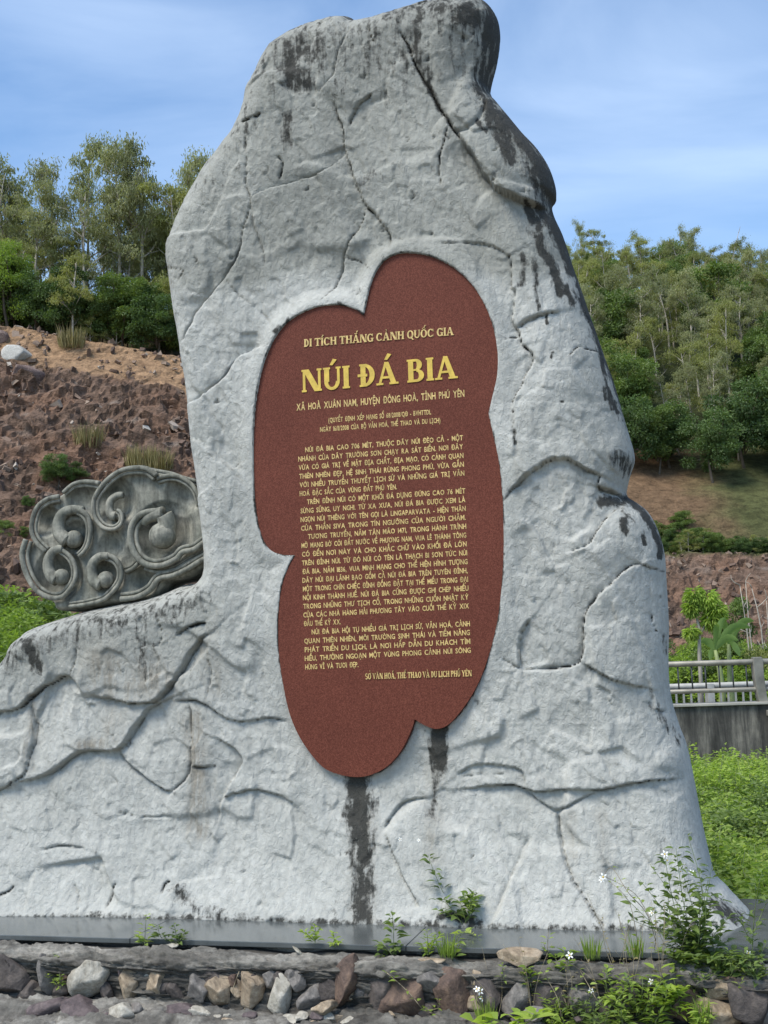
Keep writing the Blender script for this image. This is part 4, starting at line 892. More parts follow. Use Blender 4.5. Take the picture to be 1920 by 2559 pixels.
SM = {'light': stone_mat('pale_stone', (.20, .175, .13), (.38, .35, .29), (.54, .51, .44)), 'tan': stone_mat('tan_stone', (.10, .075, .05), (.30, .23, .155), (.48, .40, .30)),
      'dark': stone_mat('dark_stone', (.035, .03, .028), (.085, .07, .062), (.16, .13, .11)), 'brown': stone_mat('brown_stone', (.05, .033, .027), (.12, .078, .058), (.26, .17, .11)),
      'grey': stone_mat('grey_stone', (.07, .065, .06), (.17, .155, .14), (.30, .27, .24)), 'purple': stone_mat('purple_stone', (.045, .035, .037), (.10, .075, .075), (.17, .135, .125))}
def rock_geo(seed, sub=4, cuts=15, rough=0.09):
    r = np.random.default_rng(seed); bm = bmesh.new(); bmesh.ops.create_icosphere(bm, subdivisions=sub, radius=1)
    V = np.array([v.co[:] for v in bm.verts]); nrm = r.normal(size=(cuts, 3)); nrm /= np.linalg.norm(nrm, axis=1)[:, None]; dd = r.uniform(.45, .82, cuts)
    for k in range(cuts):
        t = V @ nrm[k]; ex = np.clip(t - dd[k], 0, 9); V = V - ex[:, None] * nrm[k] * .96
    V = V * (1 + rough * fbm(V * 2.2 + seed, 4, seed)[:, None] + .03 * ridged(V * 3 + seed, 3, seed + 9)[:, None]); V = V / np.abs(V).max(0)
    for v, c in zip(bm.verts, V): v.co = c
    me = bpy.data.meshes.new('stone'); bm.to_mesh(me); bm.free()
    me.polygons.foreach_set('use_smooth', np.ones(len(me.polygons), bool)); 
    return me
def place_stone(cx, cy, pw_, ph_, m_, seed, rot=0.0, off=0.14, z=None, dep=.8, name='stone'):
    """native px centre and size; off = how far in front of the slab edge its middle lies"""
    P = hit_w(cx, cy, WN + off); sc = np.linalg.norm(P - CAMP) / F
    me = rock_geo(seed); me.name = name; me.materials.append(SM[m_])
    o = obj(name, me, WALL); a, b = pw_ * sc / 2 * 1.22, ph_ * sc / 2 * 1.16
    ca, sa = math.cos(rot), math.sin(rot)
    ex = T * ca + Z * sa; ez = -T * sa + Z * ca; ey = np.cross(ez, ex)
    d_ = (a + b) / 2 * dep
    M = Matrix(((ex[0] * a, ey[0] * d_, ez[0] * b, 0), (ex[1] * a, ey[1] * d_, ez[1] * b, 0), (ex[2] * a, ey[2] * d_, ez[2] * b, 0), (0, 0, 0, 1)))
    me.transform(M); o.location = P - WO
    return o
s1 = 1 / 1.729
LS = [(50, 420, 150, 160, 'dark', 0), (205, 420, 50, 165, 'grey', .15), (395, 422, 165, 140, 'light', .5), (560, 440, 85, 150, 'tan', -.35), (680, 452, 95, 125, 'tan', -.3), (760, 470, 70, 100, 'dark', 0), (868, 462, 95, 130, 'grey', -.35), (950, 480, 105, 130, 'tan', -.4),
      (1095, 478, 100, 140, 'tan', -.2), (1212, 490, 90, 155, 'light', .1), (1350, 505, 100, 140, 'grey', -.35), (1500, 445, 110, 210, 'brown', -.5), (1420, 470, 80, 110, 'dark', -.2), (1650, 480, 130, 180, 'dark', -.3), (1010, 440, 50, 60, 'brown', 0), (120, 490, 110, 90, 'dark', .2), (470, 480, 50, 90, 'dark', .3), (1290, 430, 60, 80, 'grey', .3), (630, 410, 35, 35, 'light', .3),
      (1180 + 480, 430, 60, 80, 'grey', .2)]
LOW = [(175, 568, 210, 75, 'purple', .45), (345, 568, 165, 105, 'purple', .12), (528, 585, 130, 120, 'light', .5), (770, 585, 185, 95, 'purple', .35), (950, 605, 120, 50, 'tan', 0), (1400, 610, 130, 40, 'tan', .1), (1200, 612, 120, 40, 'grey', .1), (20, 590, 90, 90, 'grey', .2), (640, 600, 70, 50, 'grey', .3), (1060, 610, 90, 50, 'light', .1)]
RS = [(80, 490, 190, 190, 'brown', .1), (215, 440, 120, 90, 'grey', .2), (310, 500, 150, 190, 'brown', -.1), (180, 560, 80, 90, 'dark', 0), (440, 500, 140, 150, 'dark', .3), (585, 500, 140, 150, 'grey', 0), (700, 530, 150, 150, 'dark', .2), (860, 520, 120, 150, 'grey', .3), (1000, 530, 170, 190, 'dark', -.2), (1180, 520, 130, 150, 'dark', .2), (1290, 545, 130, 140, 'brown', .2), (1440, 478, 110, 80, 'tan', .1), (1435, 575, 175, 120, 'tan', .15), (1500, 455, 90, 60, 'brown', .1), (1635, 465, 70, 75, 'tan', .2), (1570, 520, 140, 170, 'dark', .1), (1640, 580, 80, 80, 'grey', 0)]
k = 0
for cx, cy, a, b, m_, r_ in LS: place_stone(cx * s1, 2200 + cy * s1, a * s1, b * s1, m_, 300 + k, r_, .165); k += 1
for cx, cy, a, b, m_, r_ in LOW: place_stone(cx * s1, 2200 + cy * s1, a * s1, b * s1, m_, 300 + k, r_, .30, dep=1.0); k += 1
for cx, cy, a, b, m_, r_ in RS: place_stone(960 + cx * s1, 2200 + cy * s1, a * s1, b * s1, m_, 300 + k, r_, .165); k += 1
for cx, cy, a, b, m_, r_ in [(585, 337, 165, 72, 'tan', .05), (210, 347, 110, 26, 'tan', .0), (930, 477, 100, 32, 'light', .2), (970, 400, 90, 40, 'grey', .2), (640, 385, 60, 20, 'light', .1)]:
    place_stone(960 + cx * s1, 2200 + cy * s1, a * s1, b * s1, m_, 300 + k, r_, .10, dep=.9); k += 1
for cx, cy, a, b, m_, r_ in [(730, 285, 70, 22, 'light', .1), (240, 285, 55, 12, 'light', .0), (1013, 325, 30, 22, 'light', .3), (1290, 305, 50, 10, 'light', -.7)]:
    place_stone(cx * s1, 2200 + cy * s1, a * s1, b * s1, m_, 300 + k, r_, .05, dep=.8); k += 1

rr_ = random.Random(12)
for i in range(46):
    x = rr_.uniform(-20, 1930); y = 2470 + (x - 960) * .028 + rr_.uniform(-38, 34); s_ = rr_.uniform(16, 44)
    place_stone(x, y, s_, s_ * rr_.uniform(.7, 1.5), rr_.choice(['grey', 'dark', 'brown', 'tan', 'purple', 'grey', 'dark']), 600 + i, rr_.uniform(-.6, .6), .155)
for i in range(22):
    x = rr_.uniform(-20, 1500); y = 2535 + (x - 960) * .02 + rr_.uniform(-12, 26); s_ = rr_.uniform(14, 46)
    place_stone(x, y, s_ * 1.3, s_ * .7, rr_.choice(['grey', 'purple', 'tan', 'light']), 700 + i, rr_.uniform(-.4, .4), .30, dep=1.)

# ------------------------------------------------------------------ ground sheet
M_GROUND = simple('dry_soil', (0.17, 0.14, 0.095), 0.95, 0.35, 0.8, 0.8, bd=0.05)
gx = np.unique(np.concatenate([np.linspace(-900, 900, 41), np.linspace(-40, 40, 81)])); gy = np.unique(np.concatenate([np.linspace(-600, 1500, 43), np.linspace(-10, 60, 71)]))
GX, GY = np.meshgrid(gx, gy); wv_ = (np.stack([GX.ravel(), GY.ravel()], 1) - O[:2]) @ NV[:2]
gz = -0.30 - 0.32 * sstep(WN + .2, WN + .9, wv_) - 0.3 * sstep(WN + 1.2, WN + 6, wv_) - .62 * sstep(WB + .1, WB - .5, wv_)
gz = gz + .05 * fbm(np.stack([GX.ravel() * .3, GY.ravel() * .3, GX.ravel() * 0], 1), 2, 5) - 0.12
a = (np.arange(len(gy) - 1)[:, None] * len(gx) + np.arange(len(gx) - 1)[None]).ravel()
g = obj('ground', fast_mesh('ground', np.stack([GX.ravel(), GY.ravel(), gz], 1), np.stack([a, a + 1, a + len(gx) + 1, a + len(gx)], 1), True, mats=[M_GROUND])); g['kind'] = 'structure'

# ------------------------------------------------------------------ hillside with the rock cut
def hz(X, Y):
    H = np.interp(X, [-90, -60, -24, -18, -13, -7, 3, 17, 40, 80, 140], [34, 31, 24.8, 23.3, 22.1, 19, 12, 7.9, 7.2, 7, 7])
    Y0 = np.interp(X, [-60, -24, -13, 0, 17, 80], [50, 51, 53, 57, 62, 62]); Y1 = np.interp(X, [-60, -24, -13, 0, 17, 80], [80, 76, 75, 72, 70, 70])
    SB = np.interp(X, [-60, -13, 3, 17, 40, 80], [.26, .32, .5, .62, .60, .5])
    t = np.clip((Y - Y0) / (Y1 - Y0), 0, 1); z = -0.6 + (H + .6) * (t ** 0.9)
    b = np.clip(Y - Y1, 0, 57); z = z + SB * b * sstep(0, 8, b) + 0.03 * np.clip(Y - Y1 - 57, 0, 400)
    return z, t, b
def hill():
    xs = np.unique(np.concatenate([np.arange(-160, 240, 4.0), np.arange(-34, -9, .16), np.arange(13, 36, .2)])); ys = np.unique(np.concatenate([np.arange(48, 86, .2), np.arange(86, 330, 3.0)]))
    X, Y = np.meshgrid(xs, ys); X = X.ravel(); Y = Y.ravel(); z, t, b = hz(X, Y)
    p = np.stack([X, Y, z], 1); cl = sstep(0.0, .06, t) * sstep(2.5, 0, b)
    sk = np.stack([X * .9 + z * .25, z * 1.1 - X * .12], 1) + np.stack([fbm(p * .5, 3, 301), fbm(p * .5 + 5, 3, 302)], 1) * .9
    left = sstep(6, 0, X); d = cl * (.62 * facets(sk * .5, 311, 1.8, 60) + .38 * facets(sk * np.array([.9, 2.2]), 315, 2.0, 60) + .24 * facets(sk * np.array([1.8, 4.2]), 319, 2.2, 60) + .34 * ridged(p * np.array([.35, .35, 1.0]), 4, 321)) * (.55 + .45 * left)
    soil = sstep(-.25, .25, fbm(p * np.array([.16, .3, .2]), 3, 331) + (t - .91) * 6.0 + .25 * fbm(p * .9, 3, 333)) * left
    d *= (1 - .75 * soil)
    d += sstep(0, 4, b) * .5 * fbm(p * .2, 2, 341)
    V = np.stack([X, Y - d * .75, z + d * .65], 1)
    n = len(X); rk = np.stack([np.full(n, .185), np.full(n, .122), np.full(n, .088)], 1) * (1 + .45 * fbm(p * 1.1, 4, 351))[:, None]
    pale = sstep(.28, .5, fbm(p * np.array([.5, .5, 2.6]), 4, 361)); rk = rk * (1 - .6 * pale[:, None]) + np.array([.30, .25, .21]) * .6 * pale[:, None]
    so = np.array([.34, .215, .125]) * (1 + .25 * fbm(p * 1.6, 4, 371))[:, None]
    rust = sstep(-.1, .35, fbm(p * .55, 3, 375))[:, None] * .5; rk = rk * (1 - rust) + np.array([.24, .135, .085]) * rust
    c = rk * (1 - soil[:, None]) + so * soil[:, None]
    gr = np.array([.095, .10, .04]) * (1 + .5 * fbm(p * 1.2, 4, 381))[:, None]
    # right of the stele: orange bank then rough grass on the bench above the rock band
    rt = sstep(8, 12, X); ben = sstep(.96, 1.0, t) * rt
    orange = sstep(24, 19, X + fbm(p * .6, 3, 391) * 2) * sstep(2.0, 4.5, b + fbm(p * .5, 3, 393) * 2) * rt
    c = c * (1 - ben[:, None]) + (gr * (1 - orange[:, None]) + so * .52 * orange[:, None]) * ben[:, None]
    wood = sstep(3, 8, b) * (1 - rt); c = c * (1 - wood[:, None]) + np.array([.05, .05, .022]) * wood[:, None]
    wd2 = sstep(14, 18, b) * rt; c = c * (1 - wd2[:, None]) + np.array([.05, .06, .022]) * wd2[:, None]
    nx_, ny_ = len(xs), len(ys); a = (np.arange(ny_ - 1)[:, None] * nx_ + np.arange(nx_ - 1)[None]).ravel()
    return fast_mesh('hillside', V, np.stack([a, a + 1, a + nx_ + 1, a + nx_], 1), False, {'tone': c}, mats=[M_HILL])
def hill_mat():
    mt, N, L, P = mat('cut_rock_and_soil'); c = objco(N); t = attr(N, 'tone').outputs['Color']
    f = noise(N, L, 1.6, 9, 0.7, mapped(N, L, c, (1, 1, 1.8)), .4); g = noise(N, L, 7, 6, .65, c)
    a = mixc(N, L, .85, t, ramp(N, L, f, [(.32, .4), (.5, 1), (.7, 1.5)]), 'MULTIPLY'); a = mixc(N, L, .6, a, ramp(N, L, g, [(.3, .6), (.7, 1.35)]), 'MULTIPLY')
    L.new(a, P.inputs['Base Color']); P.inputs['Roughness'].default_value = .95; P.inputs['Specular IOR Level'].default_value = .15
    b1 = bump(N, L, P, f, 1.0, .35); bump(N, L, P, g, .8, .07, b1); return mt
M_HILL = hill_mat()
h = obj('hillside', hill()); h['kind'] = 'structure'
# ------------------------------------------------------------------ foliage
LM = {'euc': leaf_mat('eucalyptus_leaves', (.15, .165, .085), (.38, .39, .20), .42), 'eucy': leaf_mat('yellow_green_leaves', (.12, .14, .045), (.36, .37, .12), .4),
      'dark': leaf_mat('dark_green_leaves', (.04, .075, .024), (.13, .20, .06), .32), 'mid': leaf_mat('mid_green_leaves', (.055, .095, .028), (.18, .25, .065), .35),
      'bright': leaf_mat('bright_green_leaves', (.12, .19, .035), (.32, .43, .08), .45), 'weed': leaf_mat('weed_leaves', (.14, .22, .05), (.40, .50, .12), .5, yellow=(.42, .44, .12)),
      'lime': leaf_mat('lime_green_leaves', (.17, .26, .045), (.40, .52, .10), .5), 'dry': leaf_mat('dry_grass', (.14, .12, .05), (.32, .27, .12), .25), 'banana': leaf_mat('banana_leaf', (.13, .22, .06), (.24, .36, .11), .45, .35)}
M_BARK = simple('pale_bark', (.36, .32, .26), .85, .3, 3, .5); M_BARKD = simple('dark_bark', (.10, .08, .06), .9, .3, 4, .5); M_STEM = simple('green_stem', (.12, .16, .05), .6, .3, 20, 0)
M_STEMD = simple('dry_stem', (.24, .20, .13), .8, .3, 20, 0); M_PETAL = simple('white_petal', (.80, .80, .76), .6, .04, 20, 0); M_YEL = simple('yellow_florets', (.65, .42, .03), .7, .2, 60, 0)
def unit(v): return v / (np.linalg.norm(v, axis=-1, keepdims=True) + 1e-9)
def leaves(name, C, D, L_, W_, var, mt, r, fold=.25):
    n = len(C); D = unit(D); s = unit(np.cross(D, unit(r.normal(size=(n, 3))))); up = np.cross(s, D)
    L_ = np.broadcast_to(L_, n)[:, None]; W_ = np.broadcast_to(W_, n)[:, None]
    V = np.stack([C, C + D * L_ * .42 + s * W_ / 2 + up * W_ * fold, C + D * L_ - up * L_ * .06, C + D * L_ * .42 - s * W_ / 2 + up * W_ * fold], 1).reshape(-1, 3)
    Fq = np.arange(n * 4).reshape(n, 4)
    return fast_mesh(name, V, Fq, False, {'var': np.repeat(np.clip(var, 0, 1), 4)}, mats=[mt])
def bend(p0, p1, r, k=.08, n=5):
    t = np.linspace(0, 1, n)[:, None]; p0 = np.array(p0, float); p1 = np.array(p1, float); off = r.normal(size=3) * np.linalg.norm(p1 - p0) * k
    return p0 * (1 - t) + p1 * t + off * np.sin(t * math.pi)
def make_euc(seed, H=10.0, sparse=1.0, mk='euc', low=.42):
    r = np.random.default_rng(seed); mb = MB(); top = np.array([r.normal() * .5, r.normal() * .5, H * .93])
    tr = bend((0, 0, -.5), top, r, .03, 9); mb.tube(tr, np.linspace(.14, .03, 9), 6); cl = []
    nb = r.integers(9, 13)
    for k in range(nb):
        t = low + (1 - low) * (k + r.random()) / nb; b = tr[0] * (1 - t) + tr[-1] * t
        ii = min(int(t * 8), 7); b = tr[ii] + (tr[ii + 1] - tr[ii]) * (t * 8 - ii); a = r.uniform(0, 6.28); ln = H * (.20 - .12 * t) * r.uniform(.6, 1.3)
        e = b + np.array([math.cos(a) * ln, math.sin(a) * ln, ln * r.uniform(.6, 1.3)]); br = bend(b, e, r, .1, 5); mb.tube(br, np.linspace(.05, .015, 5), 4)
        for q in range(4):
            f = br[r.integers(1, 4)]; g = e + r.normal(size=3) * ln * .38 + np.array([0, 0, ln * .1]); mb.tube(bend(f, g, r, .1, 3), [.02, .014, .008], 3); cl.append(g)
        cl.append(e)
    cl.append(top + np.array([0, 0, H * .04])); cl = np.array(cl)
    n = int(78 * sparse); ci = np.repeat(np.arange(len(cl)), n); rad = r.uniform(.28, .62, len(cl))[ci] * H / 10
    off = r.normal(size=(len(ci), 3)) * rad[:, None] * np.array([.6, .6, .42]); C = cl[ci] + off - np.array([0, 0, .1])
    D = r.normal(size=(len(ci), 3)) * .55 + np.array([0, 0, -.9]); var = r.random(len(cl))[ci] * .5 + r.random(len(ci)) * .5
    return mb.mesh('trunk', M_BARK, True), leaves('crown', C, D, r.uniform(.18, .34, len(ci)), r.uniform(.05, .09, len(ci)), var, LM[mk], r)
def make_bushy(seed, H=6.0, Wd=3.0, n=7000, mk='mid', ls=.16, trunk=.28, nclump=40, flat=.7):
    r = np.random.default_rng(seed); mb = MB(); cz = H * (1 + trunk) / 2; rz = H * (1 - trunk) / 2
    d = unit(r.normal(size=(nclump, 3))); cl = d * (r.random((nclump, 1)) ** .45) * np.array([Wd / 2, Wd / 2, rz]) * r.uniform(.75, 1.1, (nclump, 1)) + np.array([0, 0, cz])
    mb.tube(bend((0, 0, -.5), (r.normal() * .2, r.normal() * .2, H * .7), r, .04, 6), np.linspace(.11, .04, 6), 6)
    for c in cl[::2]: mb.tube(bend((0, 0, H * r.uniform(.15, .45)), c, r, .08, 4), [.045, .03, .02, .01], 4)
    ci = r.integers(0, nclump, n); rad = r.uniform(.3, .62, nclump)[ci] * Wd / 3; o = unit(r.normal(size=(n, 3))) * (r.random((n, 1)) ** .4); C = cl[ci] + o * rad[:, None] * np.array([1, 1, flat])
    D = o + r.normal(size=(n, 3)) * .7 + np.array([0, 0, -.15]); var = r.random(nclump)[ci] * .55 + r.random(n) * .45
    return mb.mesh('trunk', M_BARKD, True), leaves('crown', C, D, r.uniform(.7, 1.3, n) * ls, r.uniform(.7, 1.3, n) * ls * .5, var, LM[mk], r)
KIND = {}
def kind(k, trunk, crown, H): KIND.setdefault(k, []).append((trunk, crown, H))
for s in (1, 2, 3): kind('euc', *make_euc(s), 10)
kind('eucs', *make_euc(8, sparse=.38), 10); kind('eucs', *make_euc(9, sparse=.45, low=.5), 10); kind('euc', *make_euc(6, low=.5, sparse=.8), 10)
for s in (4, 5): kind('eucy', *make_euc(s, mk='eucy', low=.22, sparse=1.15), 10)
for s in (11, 12, 13): kind('dark', *make_bushy(s, mk='dark', n=8500, ls=.21, trunk=.08, Wd=4), 6)
for s in (14, 15): kind('mid', *make_bushy(s, mk='mid', n=8500, ls=.20, trunk=.12, Wd=3.8), 6)
kind('bright', *make_bushy(16, mk='bright', n=9000, ls=.16, trunk=.1, Wd=4.2), 6)
NAME = {'euc': 'eucalyptus_tree', 'eucs': 'eucalyptus_tree', 'eucy': 'broadleaf_tree', 'dark': 'evergreen_tree', 'mid': 'broadleaf_tree', 'bright': 'broadleaf_tree'}
def ground_z(x, y): z, t, b = hz(np.array([float(x)]), np.array([float(y)])); return float(z[0])
def tree(k, X, Y, H, label, group=None, v=None, seed=0, wide=1.0, zb=None, cat='tree', name=None):
    r = random.Random(seed * 77 + int(X * 13) + int(Y * 7)); tk, cr, h0 = KIND[k][r.randrange(len(KIND[k])) if v is None else v]
    s = H / h0; o = empty(name or NAME[k], (X, Y, (ground_z(X, Y) if zb is None else zb) - .15), label, cat, group, r.uniform(0, 6.28))
    o.scale = (s * wide, s * wide, s)
    obj('trunk', tk, o); obj('crown', cr, o); return o
def hill_y(px, py):
    d = ray(float(px), float(py)); d = d / d[1]
    for Y in np.arange(50, 100, .2):
        if EYE + d[2] * Y < ground_z(d[0] * Y, Y): return Y
    return 76.
def shrub_px(k, px, pybase, hpx, label, wide=1.3):
    Y = hill_y(px, pybase); X = at_y(float(px), float(pybase), Y)[0]
    return tree(k, X, Y - .4, hpx / F * Y, label, wide=wide, cat='shrub', name='hillside_shrub')
def where_right(X, Y, H):
    px, py = project(np.array([X, Y, ground_z(X, Y) + H])); px = float(px); py = float(py)
    c = 'touching the stele outline' if px < 1440 + (py - 600) * .33 + 40 else 'just right of the stele' if px < 1600 + (py - 600) * .1 else 'midway to the right edge' if px < 1720 else 'near the right edge' if px < 1850 else 'at the right edge'
    rw = 'in the ridge row' if py < 680 else 'just under the ridge' if py < 770 else 'on the upper slope' if py < 870 else 'halfway up the slope' if py < 970 else 'on the lower slope' if py < 1080 else 'at the forest foot'
    return rw + ', ' + c
def where_left(px):
    return ('at the left photo edge' if px < 30 else 'left of the sparse bare-trunked eucalyptus' if px < 105 else 'left of the tallest eucalyptus' if px < 225 else 'below the tallest eucalyptus' if px < 320 else 'between tallest eucalyptus and stele' if px < 400 else 'beside the stele')
def tree_px(k, px, pytop, Y, label, group=None, **kw_):
    P = at_y(float(px), float(pytop), float(Y)); return tree(k, P[0], Y, (P[2] - ground_z(P[0], Y)) / .97, label, group, **kw_)
# left crest: named individuals
tree_px('euc', 288, 366, 83, 'tallest pale eucalyptus on the left crest, its crown highest against the sky', v=0, wide=.85)
tree_px('euc', 350, 392, 84, 'pale eucalyptus just right of the tallest one on the left crest', v=1, wide=.8)
tree_px('euc', 216, 392, 88, 'slender eucalyptus just left of the tallest one on the left crest', v=2, wide=.8)
tree_px('eucs', 116, 408, 85, 'thin sparse eucalyptus with bare pale trunk near the left end of the crest', wide=.8)
tree_px('euc', 14, 416, 86, 'eucalyptus cut by the left edge of the photo on the crest', v=1, wide=.9)
tree_px('eucs', 60, 440, 88, 'low thin eucalyptus between the two leftmost crest trees', wide=.9)
tree_px('euc', 430, 412, 84, 'eucalyptus beside the stele on the left crest, left one of the two there', v=2, wide=.75)
tree_px('euc', 478, 432, 85, 'eucalyptus half hidden by the left shoulder of the stele', v=0, wide=.75)
tree_px('bright', 32, 606, 78.5, 'bright yellow-green bushy tree at the left edge above the rock cut', wide=1.0)
r = random.Random(3)
for i in range(34):     # paler trees filling in behind
    px = -60 + i * 19 + r.uniform(-10, 10); Y = r.uniform(82, 92)
    tree_px('euc' if r.random() < .6 else ('eucs' if r.random() < .5 else 'eucy'), px, r.uniform(455, 620), Y, 'grey-green tree in the thicket behind the crest, ' + where_left(px), 'trees in the thicket behind the left crest', seed=i, wide=1.0)
for i in range(46):
    px = -90 + i * 14 + r.uniform(-8, 8); Y = 77.5 + r.random() * 3.5; base = np.interp(px, [-60, 0, 120, 240, 430, 560], [785, 792, 812, 850, 880, 900])
    if 0 < px < 60 and Y < 79.5: Y = 80.5
    tree_px(r.choice(['dark', 'mid', 'mid', 'eucy', 'eucy']), px, base - r.uniform(70, 190), Y, 'dark shrub tree on the lip of the rock cut, ' + where_left(px), 'dark shrub trees along the lip of the left rock cut', seed=i, wide=r.uniform(.9, 1.25))
# right hillside
cnt = 0; r = random.Random(11)
Yr = 80.0
while Yr < 142:
    x = Yr * .10
    while x < Yr * .37:
        X = x + r.uniform(-1.2, 1.2); Y = Yr + r.uniform(-1.3, 1.3); _, t_, b_ = hz(np.array([X]), np.array([Y])); b_ = float(b_[0]); x += r.uniform(2.3, 3.3)
        lim = np.interp(X, [9, 16, 19, 23.7, 34], [9, 6.6, 2.6, 1.0, 1.0])
        if b_ < lim: continue
        if b_ < lim + 10: k = r.choice(['dark', 'dark', 'dark', 'mid']); H = r.uniform(4, 6.5)
        elif b_ < lim + 22: k = r.choice(['dark', 'mid', 'mid', 'eucy', 'euc']); H = r.uniform(5, 8)
        else: k = r.choice(['eucy', 'euc', 'eucy', 'euc', 'euc', 'eucy', 'mid']); H = r.uniform(5.5, 9.0) * (.78 if b_ > 44 else 1)
        nm = {'dark': 'dark green bushy tree', 'mid': 'mid green round tree', 'eucy': 'yellow-green loose-crowned tree', 'euc': 'grey-green eucalyptus', }[k] + ' ' + where_right(X, Y, H)
        tree(k, X, Y, H, nm, {'dark': 'dark bushy trees on the right hillside', 'mid': 'mid green trees on the right hillside', 'eucy': 'yellow-green trees on the right hillside', 'euc': 'eucalyptus trees on the right hillside'}[k], seed=cnt, wide=r.uniform(.9, 1.15)); cnt += 1
    Yr += r.uniform(2.7, 3.5)
tree_px('eucs', 1697, 565, 128, 'left of the two tall thin eucalyptus rising above the right ridge', wide=.7)
tree_px('eucs', 1732, 582, 126, 'right of the two tall thin eucalyptus rising above the right ridge', wide=.75)
tree_px('eucs', 1440, 552, 132, 'small dark thin tree on the right ridge beside the stele', wide=.5)
tree_px('eucs', 1648, 590, 134, 'small sparse tree on the ridge just left of the two tall thin eucalyptus', wide=.45)
tree_px('eucs', 1900, 625, 122, 'sparse tree on the right ridge at the edge of the photo', wide=.5)
def bare_tree(px, pytop, Y, label, seed, zb=None, w_=.05):
    r_ = np.random.default_rng(seed); P = at_y(float(px), float(pytop), float(Y)); z0 = ground_z(P[0], Y) if zb is None else zb; H = P[2] - z0; mb = MB(); tr = bend((0, 0, -.3), (r_.normal() * .3, 0, H), r_, .03, 7); mb.tube(tr, np.linspace(w_, w_ * .25, 7), 5)
    o = empty('bare_tree', (P[0], Y, z0), label, 'tree'); mb.build('trunk', M_BARK, o, True)
    for k in range(6):
        b = tr[3 + k % 4]; e = b + np.array([r_.normal() * .5, r_.normal() * .3, r_.uniform(.3, 1)]) * H * .1; mb2 = MB(); mb2.tube(bend(b, e, r_, .1, 4), np.linspace(w_ * .4, w_ * .12, 4), 4); mb2.build('branch', M_BARK, o, True)
bare_tree(1832, 582, 124, 'leafless thin tree sticking up from the right ridge', 3, w_=.10)
# shrubs and grass on the rock cut
shrub_px('dark', 150, 1200, 95, 'dark green shrub growing on the rock cut above the cloud carving')
shrub_px('dark', 196, 1190, 60, 'smaller dark shrub beside the one above the cloud carving')
shrub_px('mid', 20, 1335, 65, 'green shrub on the rock ledge at the left edge of the photo')
shrub_px('mid', 66, 1332, 40, 'small green shrub on the ledge left of the cloud carving')
shrub_px('dark', 75, 1260, 40, 'low dark shrub on the left of the rock cut, between the ledges')
for i, (px, py, Y) in enumerate([(-30, 1450, 40), (8, 1462, 36), (48, 1478, 37), (80, 1500, 39), (20, 1530, 31), (62, 1560, 30), (-20, 1500, 33)]):
    P = at_y(float(px), float(py), float(Y)); zb = -.4
    tree('mid' if i % 2 else 'bright', P[0], Y, P[2] - zb, ['bushy green shrub at the foot of the left hill', 'light green shrub at the foot of the left hill'][i % 2 == 0], ['green shrubs at the foot of the left hill', 'light green shrubs at the foot of the left hill'][i % 2 == 0], seed=i, wide=1.5, zb=zb, cat='shrub', name='roadside_shrub')
def tuft(mname, n, H, Wd, mk, seed, lw=.03):
    r_ = np.random.default_rng(seed); a = r_.uniform(0, 6.28, n); q = r_.random(n) ** .5 * Wd / 2; C = np.stack([np.cos(a) * q, np.sin(a) * q, np.zeros(n)], 1); D = np.stack([np.cos(a) * .3 * r_.random(n), np.sin(a) * .3 * r_.random(n), np.ones(n)], 1) + r_.normal(size=(n, 3)) * .1
    return leaves(mname, C, D, r_.uniform(.5, 1, n) * H, lw, r_.random(n), LM[mk], r_, .1)
tm = tuft('grass_tuft', 260, 1.8, 1.5, 'dry', 5, .06)
for i, (px, py, Y, lb) in enumerate([(222, 1035, 66.5, 'dry grass tuft in the middle of the left rock cut'), (352, 1040, 65.5, 'tall dry grass tuft on the rock cut, larger of the two nearest the stele'), (398, 1045, 65.5, 'dry grass tuft on the rock cut touching the stele outline'), (178, 822, 74.5, 'dry grass tuft at the lip of the left rock cut')]):
    P = at_y(float(px), float(py), float(Y)); o = obj('grass_tuft', tm); o.location = (P[0], Y, ground_z(P[0], Y) - .1); o.rotation_euler = (0, 0, i * 1.3); tag(o, lb, 'grass')
# scrub on the bench right of the stele
r = random.Random(44)
for i in range(60):
    X = r.uniform(14.5, 25); b_ = r.uniform(.2, 5) * (1 if X < 19 else .5); Y = 70 + b_
    tree(['mid', 'dark', 'eucy'][i % 3], X, Y, r.uniform(.7, 1.9), ['mid green scrub bush', 'dark scrub bush', 'yellowish scrub bush'][i % 3] + ' on the grassy bank above the rock band, ' + ('beside the stele' if X < 18 else 'midway' if X < 21.5 else 'at the right edge'), 'scrub bushes on the bank above the right rock band', seed=i, wide=1.5, cat='bush', name='scrub_bush')
